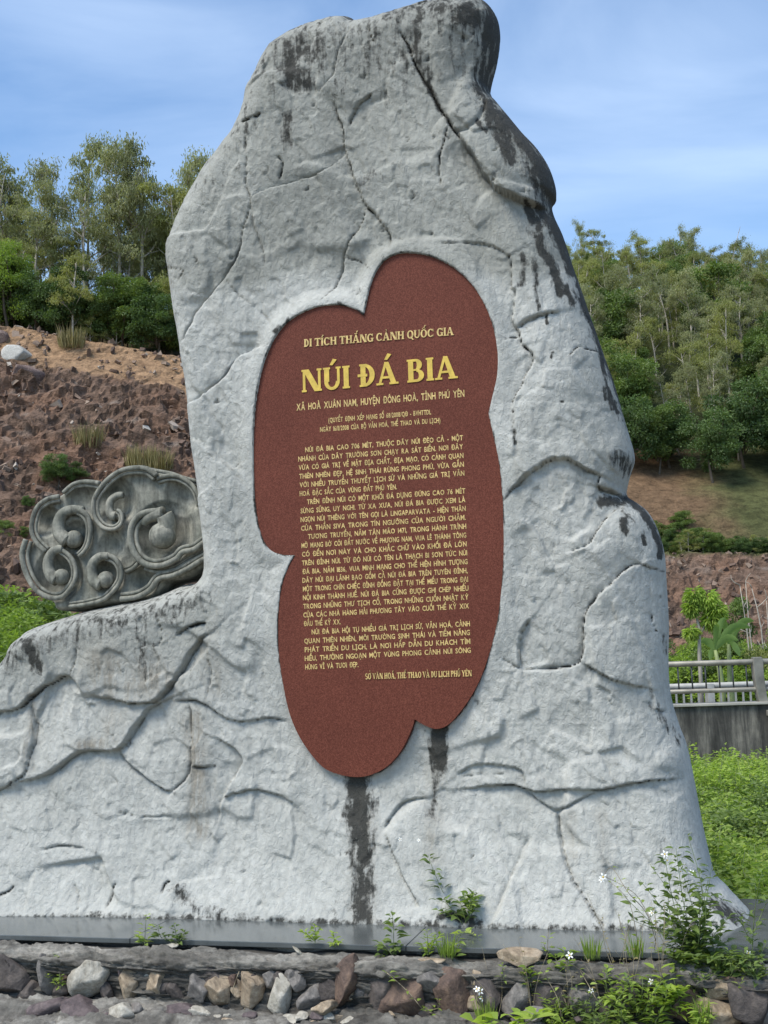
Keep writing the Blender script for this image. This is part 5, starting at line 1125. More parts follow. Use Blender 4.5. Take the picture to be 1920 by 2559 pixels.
# loose rubble over the cut faces
def rubble():
    r_ = np.random.default_rng(8); V = []; Fc = []; B = np.array([(-1, -1, -1), (1, -1, -1), (1, 1, -1), (-1, 1, -1), (-1, -1, 1), (1, -1, 1), (1, 1, 1), (-1, 1, 1)], float); Q = np.array([(0, 3, 2, 1), (4, 5, 6, 7), (0, 1, 5, 4), (1, 2, 6, 5), (2, 3, 7, 6), (3, 0, 4, 7)]); va = []
    n = 1900; X = np.where(r_.random(n) < .72, r_.uniform(-34, -8, n), r_.uniform(13, 30, n)); Y = np.where(X < 0, r_.uniform(52, 77, n), r_.uniform(62.5, 70.5, n)); z, t, b = hz(X, Y)
    for i in range(n):
        s = min(np.exp(r_.normal() * .6) * .075, .24); M = np.linalg.qr(r_.normal(size=(3, 3)))[0]; q = (B + r_.normal(size=(8, 3)) * .28) * np.array([1.3, .9, .5]) * s; q = q @ M.T
        Fc.append(Q + 8 * i); V.append(q + np.array([X[i], Y[i] - .15, z[i] + .05])); va.append(np.full(8, r_.random()))
    return fast_mesh('loose_rubble', np.concatenate(V), np.concatenate(Fc), False, {'var': np.concatenate(va)}, mats=[rubble_mat()])
def rubble_mat():
    mt, N, L, P = mat('rubble_stone'); c = objco(N); v = attr(N, 'var').outputs['Fac']
    a = ramp(N, L, v, [(.1, (.09, .058, .045)), (.5, (.19, .125, .09)), (.9, (.27, .20, .15)), (1., (.42, .38, .33))]); a = mixc(N, L, .5, a, ramp(N, L, noise(N, L, 8, 6, .6, c), [(.3, .6), (.7, 1.3)]), 'MULTIPLY'); L.new(a, P.inputs['Base Color']); P.inputs['Roughness'].default_value = .95; return mt
tag(obj('loose_rubble', rubble()), 'loose broken stones strewn over the cut rock slopes', 'rubble', kind='stuff')
# boulders on the cut
SM['cliff'] = stone_mat('cliff_stone', (.07, .045, .04), (.16, .105, .09), (.33, .26, .21))
SM['paleb'] = stone_mat('pale_boulder', (.24, .22, .19), (.40, .385, .35), (.52, .50, .46))
def boulder(px, py, Y, wpx, hpx, m_, seed, label, rot=0.):
    P = at_y(float(px), float(py), float(Y)); sc = Y / F; me = rock_geo(seed, 3, 8, .08); me.name = 'boulder'; me.materials.append(SM[m_])
    me.transform(Matrix.Diagonal((wpx * sc / 2 * 1.15, (wpx + hpx) * sc / 4, hpx * sc / 2 * 1.15, 1))); o = obj('boulder', me); o.location = (P[0], hit_hill(px, py) + (wpx * sc * .05), P[2]); o.rotation_euler = (0, rot, r.uniform(0, 1)); tag(o, label, 'boulder'); return o
def hit_hill(px, py):
    d = ray(float(px), float(py)); d = d / d[1]
    for Y in np.arange(50, 100, .2):
        if EYE + d[2] * Y < ground_z(d[0] * Y, Y): return Y
    return 76
boulder(52, 898, 74, 78, 46, 'paleb', 501, 'pale rounded boulder near the top left of the rock cut', .1)
boulder(8, 855, 75, 44, 44, 'cliff', 502, 'dark angular block at the left edge near the top of the rock cut')
boulder(8, 842, 75, 30, 18, 'paleb', 503, 'small pale slab lying on the dark block at the left edge')
boulder(85, 955, 73, 90, 60, 'cliff', 504, 'dark brown boulder just under the pale rounded boulder')
boulder(30, 1240, 62, 34, 34, 'cliff', 506, 'orange-brown boulder low on the rock cut at the left edge')
boulder(190, 1055, 66, 50, 18, 'paleb', 507, 'flat pale stone in the middle of the left rock cut')
boulder(320, 935, 72, 46, 26, 'cliff', 508, 'brown block below the shrub line on the left rock cut')

# ------------------------------------------------------------------ road parapet and railings behind, right
M_STEEL = simple('galvanised_steel', (.23, .215, .18), .55, .35, 3, .15, .35); M_STEELD = simple('dark_steel_bar', (.05, .052, .055), .5, .2, 6, 0); M_WHITE = simple('white_railing_paint', (.33, .32, .29), .55, .25, 4, .1)
def conc_mat():
    mt, N, L, P = mat('stained_concrete'); c = objco(N); s1 = noise(N, L, 1.3, 8, .65, mapped(N, L, c, (4, 4, .55)), .4); f = noise(N, L, 4, 8, .65, c)
    a = ramp(N, L, s1, [(.36, (.03, .028, .024)), (.5, (.075, .07, .06)), (.68, (.22, .20, .165))]); a = mixc(N, L, .6, a, ramp(N, L, f, [(.3, .5), (.7, 1.4)]), 'MULTIPLY')
    L.new(a, P.inputs['Base Color']); P.inputs['Roughness'].default_value = .95; bump(N, L, P, f, .5, .03); return mt
M_CONC = conc_mat()
YR = 26.0
def X_at(px, Y): return at_y(float(px), 1650., Y)[0]
def Z_at(px, py, Y): return at_y(float(px), float(py), Y)[2]
zt = Z_at(1780, 1656, YR); zm = Z_at(1780, 1726, YR); zw = Z_at(1780, 1757, YR); sp = 33.8 * YR / F
zt -= .01
rl = empty('guard_railing', (X_at(1900, YR), YR, zw), 'galvanised tube guard railing with dark bars on the stained parapet', 'railing'); ro = np.array([X_at(1900, YR), YR, zw])
xs0, xs1 = X_at(1380, YR), X_at(2500, YR)
mb = MB(); mb.tube(np.array([[xs0, YR, zt], [xs1, YR, zt]]) - ro, .062, 12); mb.build('top_rail', M_STEEL, rl, True)
mb = MB(); mb.tube(np.array([[xs0, YR, zm], [xs1, YR, zm]]) - ro, .05, 10); mb.build('lower_rail', M_STEEL, rl, True)
posts = [X_at(1893, YR) + k * 2.72 for k in (-2, -1, 0, 1)]
for k, xp in enumerate(posts):
    mb = MB(); hh = zt - zw; V = []
    for z_, w0_, w1_ in ((0, -.04, .17), (.10, -.07, .13), (hh * .6, -.11, .10), (hh * .95, -.12, .10), (hh + .10, -.10, .08)):
        for yy in (-.10, .10): V += [(xp + w0_ - ro[0], yy, z_), (xp + w1_ - ro[0], yy, z_)]
    Fc = [(0, 1, 3, 2)] + [q for i in range(4) for q in [(4 * i, 4 * i + 1, 4 * i + 5, 4 * i + 4), (4 * i + 1, 4 * i + 3, 4 * i + 7, 4 * i + 5), (4 * i + 3, 4 * i + 2, 4 * i + 6, 4 * i + 7), (4 * i + 2, 4 * i, 4 * i + 4, 4 * i + 6)]] + [(16, 17, 19, 18)]
    mb.add(V, Fc); o = mb.build('post', M_STEEL, rl); add_bevel(o, .015)
mb = MB(); mb.tube([(0, 0, zm - zw), (0, 0, zt - zw)], .017, 6); bar = mb.mesh('baluster', M_STEELD, True)
x = X_at(1693, YR) - sp * 9
while x < xs1 - .1:
    if min(abs(x - p - .0) for p in posts) > .13: o = obj('baluster', bar, rl); o.location = (x - ro[0], 0, 0)
    x += sp
pw = empty('parapet_wall', (X_at(1800, YR), YR, -.6), 'black-stained concrete parapet wall under the guard railing', 'wall'); po = np.array([X_at(1800, YR), YR, -.6])
mb = MB(); mb.box(np.array([(xs0 + xs1) / 2, YR + .1, (zw - .06 - .6) / 2]) - po, (xs1 - xs0, .4, zw - .06 + .6)); mb.build('wall', M_CONC, pw)
mb = MB(); mb.box(np.array([(xs0 + xs1) / 2, YR + .08, zw - .031]) - po, (xs1 - xs0, .5, .055)); o = mb.build('coping', simple('pale_concrete', (.36, .34, .29), .9, .25, 3, .4), pw); add_bevel(o, .01)
xpl = X_at(1912, YR)
mb = MB(); mb.box(np.array([xpl + .3, YR - .17, (zw - .30 - .6) / 2]) - po, (.62, .22, zw - .30 + .6)); mb.build('pilaster', M_CONC, pw)
mb = MB(); mb.box(np.array([xpl + .3, YR - .20, zw - .24]) - po, (.76, .34, .12)); o = mb.build('pilaster_cap', simple('grey_concrete_cap', (.22, .20, .17), .9, .3, 3, .4), pw); add_bevel(o, .01)
YF = 36.0; zt2 = Z_at(1780, 1713, YF); zb2 = Z_at(1780, 1765, YF)
rf = empty('far_railing', (X_at(1800, YF), YF, zb2), 'white railing with short bars on the far side of the road', 'railing'); fo = np.array([X_at(1800, YF), YF, zb2]); fx0, fx1 = X_at(1500, YF), X_at(2300, YF)
mb = MB(); mb.tube(np.array([[fx0, YF, zt2], [fx1, YF, zt2]]) - fo, .085, 10); mb.build('top_rail', M_WHITE, rf, True)
mb = MB(); mb.box(np.array([(fx0 + fx1) / 2, YF, zb2]) - fo, (fx1 - fx0, .12, .10)); mb.build('bottom_rail', M_WHITE, rf)
mb = MB(); mb.box((0, 0, (zt2 - zb2) / 2), (.05, .05, zt2 - zb2 - .1)); bar = mb.mesh('bar', M_WHITE); x = fx0
while x < fx1: o = obj('bar', bar, rf); o.location = (x - fo[0], 0, 0); x += .22
for px_ in (1770, 2010, 1560):
    mb = MB(); mb.box((X_at(px_, YF) - fo[0], -.02, (zt2 - zb2) / 2 - .2), (.20, .20, zt2 - zb2 + .5)); mb.build('post', M_WHITE, rf)
road = MB(); road.box((18, 31, zw - .35), (60, 9.4, .1)); road = road.build('road', simple('asphalt', (.09, .09, .088), .9, .2, 6, .4)); road['kind'] = 'structure'
# plants beyond the road
gz_ = -.2
def tr2(k, px, pytop, Y, label, group=None, wide=1.0, seed=0, cat='shrub', name='roadside_shrub', v=None):
    P = at_y(float(px), float(pytop), float(Y)); tree(k, P[0], Y, P[2] + .6, label, group, seed=seed, wide=wide, zb=-.6, cat=cat, name=name, v=v)
kind('lime', *make_bushy(31, mk='lime', n=6500, ls=.22, trunk=.1, Wd=5, H=5), 5); kind('pale', *make_bushy(32, mk='eucy', n=6500, ls=.18, trunk=.1, Wd=5, H=5), 5)
r = random.Random(5)
for i in range(20):
    px = 1640 + i * 19; tr2(['lime', 'bright', 'mid'][i % 3], px, 1625 + r.uniform(-30, 30), r.uniform(40, 46), ['lime green bush behind the railings', 'yellow-green bush behind the railings', 'mid green bush behind the railings'][i % 3], ['lime green bushes behind the railings', 'yellow-green bushes behind the railings', 'mid green bushes behind the railings'][i % 3], wide=1.3, seed=i)
tr2('pale', 1890, 1560, 41, 'pale round leafy bush behind the railing post at the right edge', wide=.72)
tr2('mid', 1830, 1485, 56, 'dark rounded bush up against the right rock band', wide=.7)
for i in range(9): tr2(['mid', 'dark', 'bright'][i % 3], 1650 + i * 38, 1600 + r.uniform(-30, 20), 54 + r.uniform(-2, 2), 'bush at the foot of the right rock band', 'bushes at the foot of the right rock band', wide=1.0, seed=40 + i)
# young tree with tufted leaf crowns
def tufted():
    r_ = np.random.default_rng(9); Y = 38.; P = at_y(1748., 1652., Y); o = empty('young_tree', (P[0], Y, -.6), 'young lime-green tree with tufted crown standing behind the railing', 'tree'); b0 = np.array([P[0], Y, -.6]); mb = MB()
    g = lambda px, py: at_y(float(px), float(py), Y) - b0
    tr = np.array([(0, 0, 0), g(1749, 1640), g(1748, 1570), g(1738, 1530)]); mb.tube(tr, [.07, .065, .05, .03], 7); mb.tube([g(1748, 1590), g(1765, 1560), g(1772, 1530)], [.045, .035, .02], 6); mb.tube([g(1748, 1600), g(1730, 1590), g(1722, 1580)], [.04, .03, .02], 6); mb.build('trunk', M_BARK, o, True)
    for cx, cy, rr in ((1735, 1490, 22), (1770, 1500, 26), (1790, 1530, 24), (1728, 1520, 16), (1728, 1580, 14), (1775, 1550, 18)):
        c = g(cx, cy); n = 420; q = unit(r_.normal(size=(n, 3))); C = c + q * (r_.random((n, 1)) ** .5) * rr * Y / F; D = q + np.array([0, 0, -.9]); obj('leaf_tuft', leaves('leaf_tuft', C, D, r_.uniform(.12, .26, n), .06, r_.random(n), LM['lime'], r_), o)
tufted()
def banana(px, py, Y, label, seed, leafs):
    r_ = np.random.default_rng(seed); P = at_y(float(px), float(py), Y); o = empty('banana_plant', (P[0], Y, -.5), label, 'banana plant'); b0 = np.array([P[0], Y, -.5]); mb = MB(); top = P - b0
    mb.tube(bend((0, 0, 0), top, r_, .02, 5), [.13, .12, .10, .08, .05], 8); mb.build('stem', simple('banana_stem', (.20, .24, .09), .7, .3, 5, 0), o, True)
    for ex, ey, wd in leafs:
        e = at_y(float(ex), float(ey), Y + r_.uniform(-.4, .4)) - b0; n = 9; t = np.linspace(0, 1, n); arch = .25 * np.linalg.norm(e - top); pth = top + (e - top) * t[:, None] + np.array([0, 0, 1.]) * (np.sin(t * math.pi) * arch)[:, None]
        tg = np.gradient(pth, axis=0); tg = unit(tg); s = unit(np.cross(tg, np.array([.15, .9, .4]))); wv = wd * np.sin(np.clip(t * 1.02, 0, 1) * math.pi) ** .6 * .5 + .01; up = np.cross(s, tg)
        V = np.concatenate([pth + s * wv[:, None] + up * wv[:, None] * .3, pth, pth - s * wv[:, None] + up * wv[:, None] * .3]); Fq = [(j * n + i, j * n + i + 1, (j + 1) * n + i + 1, (j + 1) * n + i) for j in range(2) for i in range(n - 1)]
        obj('leaf', fast_mesh('leaf', V, Fq, True, {'var': np.full(3 * n, r_.random())}, mats=[LM['banana']]), o)
banana(1788, 1625, 37., 'banana plant with broad pale leaves left of the bare stems', 3, [(1752, 1605, .22), (1815, 1545, .17), (1845, 1600, .24), (1795, 1560, .15), (1878, 1570, .24), (1775, 1650, .2)])
banana(1822, 1610, 39., 'banana plant with one upright yellowing leaf behind the railing', 4, [(1803, 1545, .16), (1885, 1552, .24), (1850, 1640, .2)])
for i, (px, py) in enumerate([(1857, 1462), (1872, 1470), (1893, 1458), (1905, 1500)]):
    bare_tree(px, py, 43 + i * .4, ['first bare grey sapling from the left behind the railing post', 'second bare grey sapling from the left behind the railing post', 'third and tallest bare grey sapling behind the railing post', 'rightmost bare grey sapling behind the railing post'][i], 20 + i, zb=-.5, w_=.05)

# ------------------------------------------------------------------ weeds in the field behind the plinth
def make_weed(seed, H, Wd, n, mk, ls):
    r_ = np.random.default_rng(seed); mb = MB(); ns = 14; C = []; D = []
    for k in range(ns):
        a = r_.uniform(0, 6.28); q = Wd / 2 * r_.random() ** .5; e = np.array([math.cos(a) * q, math.sin(a) * q, H * r_.uniform(.55, 1.05)]); pth = bend((e[0] * .3, e[1] * .3, 0), e, r_, .08, 6); mb.tube(pth, np.linspace(.008, .003, 6), 4)
        m_ = n // ns; t = r_.uniform(.15, 1.02, m_); i = np.clip((t * 5).astype(int), 0, 4); f = (t * 5 - i)[:, None]; b = pth[i] * (1 - f) + pth[i + 1] * f; a2 = r_.uniform(0, 6.28, m_); d = np.stack([np.cos(a2), np.sin(a2), r_.uniform(-.3, .6, m_)], 1)
        C.append(b + d * r_.uniform(.02, .14, (m_, 1))); D.append(d + np.array([0, 0, -.2]))
    C = np.concatenate(C); D = np.concatenate(D); n_ = len(C)
    return mb.mesh('stem', M_STEM, True), leaves('foliage', C, D, r_.uniform(.6, 1.3, n_) * ls, r_.uniform(.6, 1.2, n_) * ls * .62, r_.random(n_) * .7 + .3 * np.clip(C[:, 2] / H, 0, 1), LM[mk], r_)
WE = [make_weed(61, .75, .8, 900, 'weed', .085), make_weed(62, .7, .8, 900, 'weed', .075), make_weed(63, .9, .7, 800, 'lime', .07), make_weed(64, .6, .9, 1000, 'bright', .085), make_weed(65, .8, .8, 900, 'mid', .09)]
WG = ['leafy green weed in the field behind the plinth', 'small-leaved green weed in the field behind the plinth', 'tall lime green weed in the field behind the plinth', 'low yellow-green weed in the field behind the plinth', 'darker green weed in the field behind the plinth']
r = random.Random(21); Yw = 9.3; spots = []
while Yw < 25.2:
    x = Yw * .235
    while x < Yw * .36:
        spots.append((x + r.uniform(-.15, .15), Yw + r.uniform(-.2, .2))); x += .50 + Yw * .008
    Yw += .50 + Yw * .018
print('weeds', len(spots))
for i, (x, y) in enumerate(spots):
    k = r.choice([0, 0, 1, 2, 3, 4]); o = empty('field_weed', (x, y, -1.02), WG[k].replace('in the field behind the plinth', 'in the field') + (', right behind the plinth' if y < 12 else ', in the middle distance' if y < 18 else ', close to the parapet wall') + (' and stele' if x < y * .285 else '' if x < y * .31 else ' at the photo edge'), 'weed', WG[k].replace('weed in', 'weeds in'), r.uniform(0, 6.28)); s = r.uniform(.85, 1.25) * np.interp(y, [9, 25], [.8, 1.0]); o.scale = (s * 1.1, s * 1.1, s * r.uniform(.8, 1.15)); obj('stem', WE[k][0], o); obj('foliage', WE[k][1], o)
r_ = np.random.default_rng(77); n = 26000; yy = r_.uniform(8.6, 26, n); xx = yy * r_.uniform(.2, .40, n); C = np.stack([xx, yy, np.full(n, -1.03) + r_.random(n) * .25], 1); D = r_.normal(size=(n, 3)) * .5 + np.array([0, 0, 1.])
go = obj('ground_cover', leaves('ground_cover', C, D, r_.uniform(.08, .22, n), .035, r_.random(n), LM['weed'], r_)); tag(go, 'low green ground cover between the weeds of the field', 'ground cover', kind='stuff')

# ------------------------------------------------------------------ weeds on the wall and at the foot of the stele
def flower(parent, c, s, rr):
    mb = MB(); nrm = unit(np.array([rr.normal() * .4, -.8, rr.normal() * .4 + .4])); a = unit(np.cross(nrm, [0.2, .1, 1])); b = np.cross(nrm, a); np_ = 5
    for k in range(np_):
        t = 2 * math.pi * k / np_ + .2; d = a * math.cos(t) + b * math.sin(t); e = a * -math.sin(t) + b * math.cos(t)
        V = [d * s * .15, d * s * .55 + e * s * .24 + nrm * s * .12, d * s * 1.0 + e * s * .1, d * s * 1.0 - e * s * .1, d * s * .55 - e * s * .24 + nrm * s * .12]; mb.add([c + v for v in V], [(0, 1, 2, 3, 4)], 0)
    V = [c + nrm * s * .22] + [c + (a * math.cos(t) + b * math.sin(t)) * s * .22 + nrm * s * .08 for t in np.linspace(0, 2 * math.pi, 7)[:-1]]; mb.add(V, [(0, 1 + i, 1 + (i + 1) % 6) for i in range(6)], 1)
    return mb.build('flower', [M_PETAL, M_YEL], parent)
def leafpiece(V, Fc, c, d, up, Ln, Wd, droop=.25):
    d = unit(d); s = unit(np.cross(d, up)); u = np.cross(s, d); b = len(V)
    for t, w_ in ((0, .04), (.28, .46), (.6, .40), (1.0, .02)):
        m_ = c + d * Ln * t - np.array([0, 0, 1]) * droop * Ln * t * t
        V += [m_ + s * Wd * w_ + u * Wd * w_ * .35, m_, m_ - s * Wd * w_ + u * Wd * w_ * .35]
    for i in range(3):
        for j in range(2): Fc.append((b + i * 3 + j, b + i * 3 + j + 1, b + (i + 1) * 3 + j + 1, b + (i + 1) * 3 + j))
def plant(label, wplane, stems, mk, ls, seed, flowers=(), gap=9, tri=False, sm=None, cat='weed', name='wall_weed', sr=.0027, dens=1.0, lw=.5):
    """stems: lists of native px points from the foot up, standing near the plane wplane"""
    rr = np.random.default_rng(seed); f0 = stems[0][0]; b0 = hit_w(float(f0[0]), float(f0[1]), wplane); o = empty(name, b0, label, cat); V = []; Fc = []; mb = MB(); sc = np.linalg.norm(b0 - CAMP) / F
    for st in stems:
        pl = smooth(st, 6); wv = wplane + np.cumsum(rr.normal(size=len(pl))) * .006 * len(st); P = np.array([hit_w(q[0], q[1], w_) for q, w_ in zip(pl, wv)]) - b0; n = len(P); mb.tube(P, np.linspace(sr, sr * .45, n), 5)
        ln = np.concatenate([[0], np.cumsum(np.linalg.norm(np.diff(P, axis=0), axis=1))]); s_ = gap * sc * .8
        while s_ < ln[-1]:
            i = min(np.searchsorted(ln, s_) - 1, n - 2); f = (s_ - ln[i]) / (ln[i + 1] - ln[i] + 1e-9); c = P[i] * (1 - f) + P[i + 1] * f; a = rr.uniform(0, 6.28); tf = s_ / ln[-1]
            for q in (0, 1):
                if rr.random() > dens: continue
                aa = a + q * math.pi + rr.normal() * .3; d = np.array([math.cos(aa), math.sin(aa) * .8, rr.uniform(.1, .8)]); L_ = 1.4 * ls * sc * rr.uniform(.6, 1.15) * (1 - .3 * tf)
                c2 = c + unit(d) * L_ * .25
                for k_ in ((-1, 0, 1) if tri else (0,)):
                    ca, sa = math.cos(k_ * .8), math.sin(k_ * .8); d2 = np.array([d[0] * ca - d[1] * sa, d[0] * sa + d[1] * ca, d[2]]); leafpiece(V, Fc, c2, d2, np.array([rr.normal() * .3, rr.normal() * .3, 1.]), L_ * (.8 if k_ else 1), L_ * lw, rr.uniform(.1, .5))
            s_ += gap * sc * rr.uniform(.7, 1.3)
    mb.build('stem', sm or M_STEM, o, True)
    if V:
        va = np.repeat(rr.random(len(V) // 12), 12); obj('foliage', fast_mesh('foliage', np.array(V), np.array(Fc), True, {'var': va}, mats=[LM[mk]]), o)
    for fx, fy, fs in flowers: flower(o, hit_w(float(fx), float(fy), wplane + rr.normal() * .03) - b0, fs * sc, rr)
    return o
W1 = WN + .02
q1 = lambda pts: [(x * s1, 2200 + y * s1) for x, y in pts]; q2_ = lambda pts: [(960 + x * s1, 2200 + y * s1) for x, y in pts]
plant('small seedling with a bright top leaf pair, leftmost of those along the slab edge', W1, [q1([(625, 285), (628, 220), (632, 150)]), q1([(618, 280), (600, 240)])], 'weed', 17, 1, gap=11)
plant('low leafy seedling in front of the slab, just right of the leftmost one', W1, [q1([(765, 285), (760, 230), (752, 190)]), q1([(765, 280), (790, 240), (800, 225)]), q1([(750, 280), (725, 250)]), q1([(700, 250), (690, 235), (682, 200)])], 'mid', 16, 2, gap=9)
plant('pale lime seedling in front of the slab below the plaque', W1, [q1([(1362, 270), (1364, 225), (1360, 190)]), q1([(1362, 265), (1330, 235), (1305, 225)])], 'lime', 16, 3, gap=9)
plant('small weed just right of the pale lime seedling in front of the slab', W1, [q1([(1445, 290), (1446, 260), (1440, 232)]), q1([(1445, 290), (1470, 265)])], 'lime', 14, 4, gap=8)
plant('taller leafy weed against the slab below the right foot of the plaque', W1, [q2_([(42, 345), (42, 270), (40, 200), (35, 145)]), q2_([(40, 330), (10, 290), (-20, 270)]), q2_([(42, 320), (60, 280)]), q2_([(20, 345), (-10, 320)])], 'mid', 26, 5, gap=15)
plant('light green weed with narrow leaves against the slab, centre right', W1, [q2_([(190, 330), (190, 270), (185, 220)]), q2_([(190, 320), (220, 260), (240, 240)]), q2_([(185, 310), (160, 270)])], 'bright', 20, 6, gap=9, lw=.3)
plant('leafy weed on the mortar ledge with a thin pale arching blade', W1 + .03, [q2_([(295, 345), (300, 290), (320, 250), (350, 228), (400, 245), (435, 280)]), q2_([(290, 350), (270, 325)]), q2_([(295, 345), (310, 310)])], 'weed', 20, 7, gap=16, dens=.6)
plant('dark leafy shrublet with a long bare flowering branch at the foot of the stele', .27, [q2_([(350, 185), (310, 130), (260, 60), (215, -40), (190, -110)]), q2_([(350, 185), (380, 120), (385, 60)]), q2_([(345, 185), (290, 150), (240, 130)]), q2_([(355, 185), (330, 100), (300, 80)]), q2_([(355, 185), (400, 110)]), q2_([(340, 190), (270, 100), (225, 90)])], 'mid', 22, 8, gap=13, flowers=[(1047, 2100, 5), (1000, 2098, 5)], dens=.8)
plant('pale green leafy sprig above the dark shrublet at the foot of the stele', .30, [q2_([(370, 150), (375, 100), (372, 55)]), q2_([(370, 120), (345, 70)]), q2_([(372, 110), (400, 60)])], 'bright', 22, 9, gap=11)
# big tangle at the right
rr = random.Random(4)
WT = W1 + .0
def strand(x0, y0, x1, y1, b=20): mx_, my_ = (x0 + x1) / 2 + rr.uniform(-b, b), (y0 + y1) / 2 + rr.uniform(-b, b) * .4; return [(x0, y0), (mx_, my_), (x1, y1)]
plant('large tangled weed clump with small white flowers at the right end of the slab', WT, [strand(1740, 2400, x, y, 34) for x, y in [(1560, 2240), (1690, 2120), (1810, 2240), (1625, 2160), (1580, 2300), (1780, 2160), (1670, 2240), (1715, 2230), (1745, 2170), (1640, 2260), (1660, 2130), (1700, 2160), (1720, 2090), (1745, 2220), (1600, 2200), (1770, 2200), (1650, 2290), (1690, 2300), (1730, 2280), (1800, 2310), (1820, 2290), (1760, 2330), (1700, 2360), (1660, 2370), (1830, 2350), (1850, 2380), (1780, 2380), (1640, 2330)]], 'mid', 26, 10, gap=14, dens=.75,
      flowers=[(1662, 2135, 9), (1668, 2150, 8), (1702, 2178, 8), (1730, 2180, 8), (1634, 2272, 9), (1630, 2282, 7), (1765, 2290, 8), (1672, 2420, 9), (1676, 2414, 8)])
plant('dark leafy creeper spilling over the wall under the white-flowered clump', WT + .10, [strand(1700, 2400, x, y, 12) for x, y in [(1650, 2380), (1690, 2420), (1740, 2440), (1790, 2430), (1850, 2440), (1900, 2420), (1880, 2395), (1820, 2400), (1930, 2400), (1760, 2400)]], 'mid', 24, 12, gap=10)
plant('tall thin weed with long bare stems reaching across the slab toward the upper left', WT - .02, [q2_([(1130, 330), (1040, 210), (960, 150), (900, 60), (840, -30)])[:0] or [(1600, 2400), (1590, 2330), (1570, 2250), (1520, 2200)], [(1615, 2420), (1640, 2340), (1600, 2250), (1560, 2215), (1510, 2190)], [(1600, 2400), (1560, 2340), (1545, 2280)], [(1650, 2400), (1620, 2290), (1570, 2230), (1530, 2170), (1508, 2192)]], 'weed', 14, 13, gap=30, dens=.5, sm=M_STEMD, flowers=[(1508, 2192, 10), (1504, 2200, 7)])
plant('upright stalk with small leaves at the right edge of the photo', WT, [[(1880, 2400), (1885, 2300), (1895, 2220), (1905, 2180)], [(1885, 2330), (1910, 2270), (1925, 2240)], [(1880, 2360), (1860, 2320), (1850, 2290)], [(1895, 2400), (1920, 2350)]], 'mid', 20, 14, gap=14, dens=.8)
plant('leafy weed with curling lime leaves hanging over the stones, lower right', WT + .18, [strand(1690, 2540, x, y, 10) for x, y in [(1620, 2440), (1640, 2420), (1665, 2450), (1690, 2470), (1700, 2520), (1605, 2455)]] + [[(1680, 2430), (1690, 2480), (1680, 2530)]], 'lime', 34, 15, gap=22, lw=.42)
plant('spindly dry weed with drooping stems in front of the stones', WT + .22, [[(1410, 2580), (1395, 2500), (1370, 2450), (1360, 2430)], [(1560, 2575), (1500, 2510), (1470, 2460), (1440, 2410), (1425, 2388)], [(1470, 2590), (1440, 2520), (1420, 2440)], [(1590, 2590), (1580, 2500), (1560, 2400), (1565, 2330)]], 'weed', 16, 16, gap=34, dens=.55, sm=M_STEMD, flowers=[(1424, 2388, 9), (1200, 2478, 9), (1207, 2496, 8)])
plant('small bright weed growing on the mortar ledge beside the tan flat stone', WT + .14, [[(1400, 2450), (1395, 2410), (1385, 2390)], [(1400, 2440), (1420, 2400), (1415, 2375)], [(1398, 2440), (1370, 2415)], [(1330, 2480), (1325, 2450), (1322, 2420)]], 'bright', 22, 17, gap=11)
plant('broad-leaved bright green weed at the bottom edge of the photo', WT + .55, [[(1270, 2600), (1260, 2560), (1230, 2545)], [(1275, 2600), (1290, 2555), (1310, 2540)], [(1260, 2600), (1220, 2565), (1190, 2555)], [(1280, 2600), (1330, 2545), (1350, 2535)]], 'lime', 40, 18, gap=26, lw=.62)
plant('thin arching runner over the stones at the bottom centre', WT + .24, [[(965, 2430), (1000, 2460), (1030, 2490), (1060, 2525), (1090, 2535), (1110, 2550)], [(1060, 2525), (1095, 2520), (1098, 2500)], [(1185, 2560), (1190, 2500), (1200, 2470)]], 'bright', 15, 19, gap=24, dens=.5, sm=M_STEMD, flowers=[(1192, 2472, 8), (1205, 2490, 8)])
plant('dry curled root hanging between the stones at the bottom left', WT + .22, [[(598, 2428), (590, 2450), (582, 2480), (598, 2500), (612, 2520), (625, 2528)], [(612, 2520), (608, 2530)]], 'dry', 0.1, 20, gap=400, dens=0, sm=M_STEMD, cat='root', name='dry_root')
plant('tiny yellow-green weed growing beside the upright grey stone, far left', WT + .16, [q1([(262, 470), (258, 400), (255, 320)]), q1([(255, 460), (215, 420), (200, 410)]), q1([(262, 440), (245, 380)])], 'weed', 11, 21, gap=8)
plant('short reddish-stemmed seedling in front of the slab near the tan flat stone', W1, [q2_([(705, 340), (708, 260), (712, 200)]), q2_([(705, 330), (690, 270)]), q2_([(705, 320), (740, 300)])], 'weed', 16, 22, gap=16, dens=.6, sm=M_STEMD)
for i, (x, y, lb) in enumerate([(1560, 2555, 'narrow-leaved weed at the bottom edge below the spindly dry weed'), (1640, 2560, 'grassy weed tuft at the bottom edge between the stones'), (1500, 2560, 'little dark weed at the bottom edge, lower right'), (1740, 2560, 'broad blade weed at the bottom right edge beside the tan stones')]):
    plant(lb, WT + .3, [strand(x, y + 20, x + rr.uniform(-30, 30), y - rr.uniform(20, 60), 8) for _ in range(5)], ['weed', 'bright', 'mid', 'lime'][i], 26, 30 + i, gap=14, lw=.28)

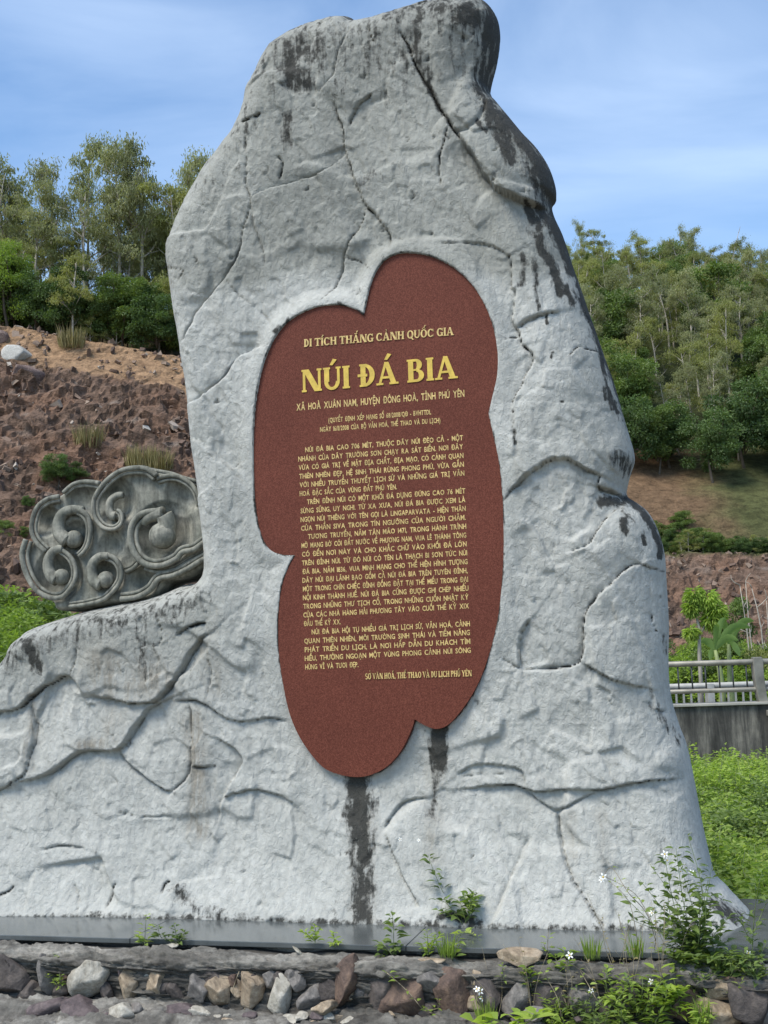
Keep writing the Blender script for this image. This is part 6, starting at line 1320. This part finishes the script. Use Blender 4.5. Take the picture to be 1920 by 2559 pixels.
# straggly growth over the lower right stones: half-dead stems, grass blades, more small flowers
rr = random.Random(99)
extra = [(1290, 2470, 'weed', 'short spotted weed between the tan flat stone and the dark block'), (1455, 2545, 'mid', 'straggly weed in front of the dark stones, right of the broad-leaved one'), (1530, 2500, 'bright', 'small light green weed hugging the wall below the drooping stems'), (1600, 2520, 'weed', 'leggy weed in front of the dark stones, lower right'),
 (1660, 2500, 'lime', 'yellow-green weed clump left of the stacked tan stones'), (1745, 2470, 'mid', 'dark creeping weed above the stacked tan stones'), (1850, 2470, 'weed', 'weed hanging over the dark stone at the lower right edge'), (1900, 2440, 'mid', 'dark weed at the right edge just under the slab'), (1820, 2430, 'mid', 'creeping weed under the slab edge, right of the flowering clump'), (1380, 2560, 'bright', 'low weed at the bottom edge right of the broad-leaved one')]
for i, (x, y, mk, lb) in enumerate(extra):
    h_ = rr.uniform(50, 95)
    plant(lb, WT + (.12 if y < 2480 else .24), [strand(x + rr.uniform(-12, 12), y + 18, x + rr.uniform(-60, 60), y - h_ * rr.uniform(.3, 1), 16) for _ in range(9)], mk, rr.uniform(15, 22), 60 + i, gap=12, lw=rr.uniform(.3, .55), dens=.7, flowers=[(x + rr.uniform(-30, 30), y - h_ * .8, 7)] if i % 2 else ())
dry = [(1330, 2520), (1420, 2500), (1500, 2480), (1580, 2450), (1650, 2440), (1240, 2540), (1700, 2400), (1540, 2420)]
for i, (x, y) in enumerate(dry):
    plant(['thin dead stems leaning over the stones left of centre right', 'thin dead stems beside the tan flat stone', 'dead stems crossing the dark stones', 'dead stems rising past the slab edge', 'dry stems below the flowering clump', 'dead stems at the bottom beside the broad-leaved weed', 'bare stems sticking up through the flowering clump', 'fine dry stems against the slab right of centre'][i], WT + (.05 if y < 2430 else .2), [strand(x, y + 20, x + rr.uniform(-90, 50), y - rr.uniform(70, 190), 26) for _ in range(4)], 'dry', 10, 90 + i, gap=40, dens=.4, sm=M_STEMD, cat='dry weed', name='dry_weed', sr=.0018)
for i, (x, y, lb) in enumerate([(1120, 2395, 'fine grass tuft on the ledge below the pale arching blade'), (1480, 2400, 'grass tuft on the ledge centre right'), (1760, 2560, 'long grass tuft at the bottom right corner'), (1590, 2395, 'grass tuft left of the flowering clump'), (1215, 2560, 'grass blades behind the broad-leaved weed')]):
    P = hit_w(float(x), float(y), WT + (.06 if y < 2450 else .3)); tmx = tuft('grass_tuft', 60, .16, .09, 'bright', 200 + i, .006); o = obj('grass_tuft', tmx); o.location = P; tag(o, lb, 'grass')
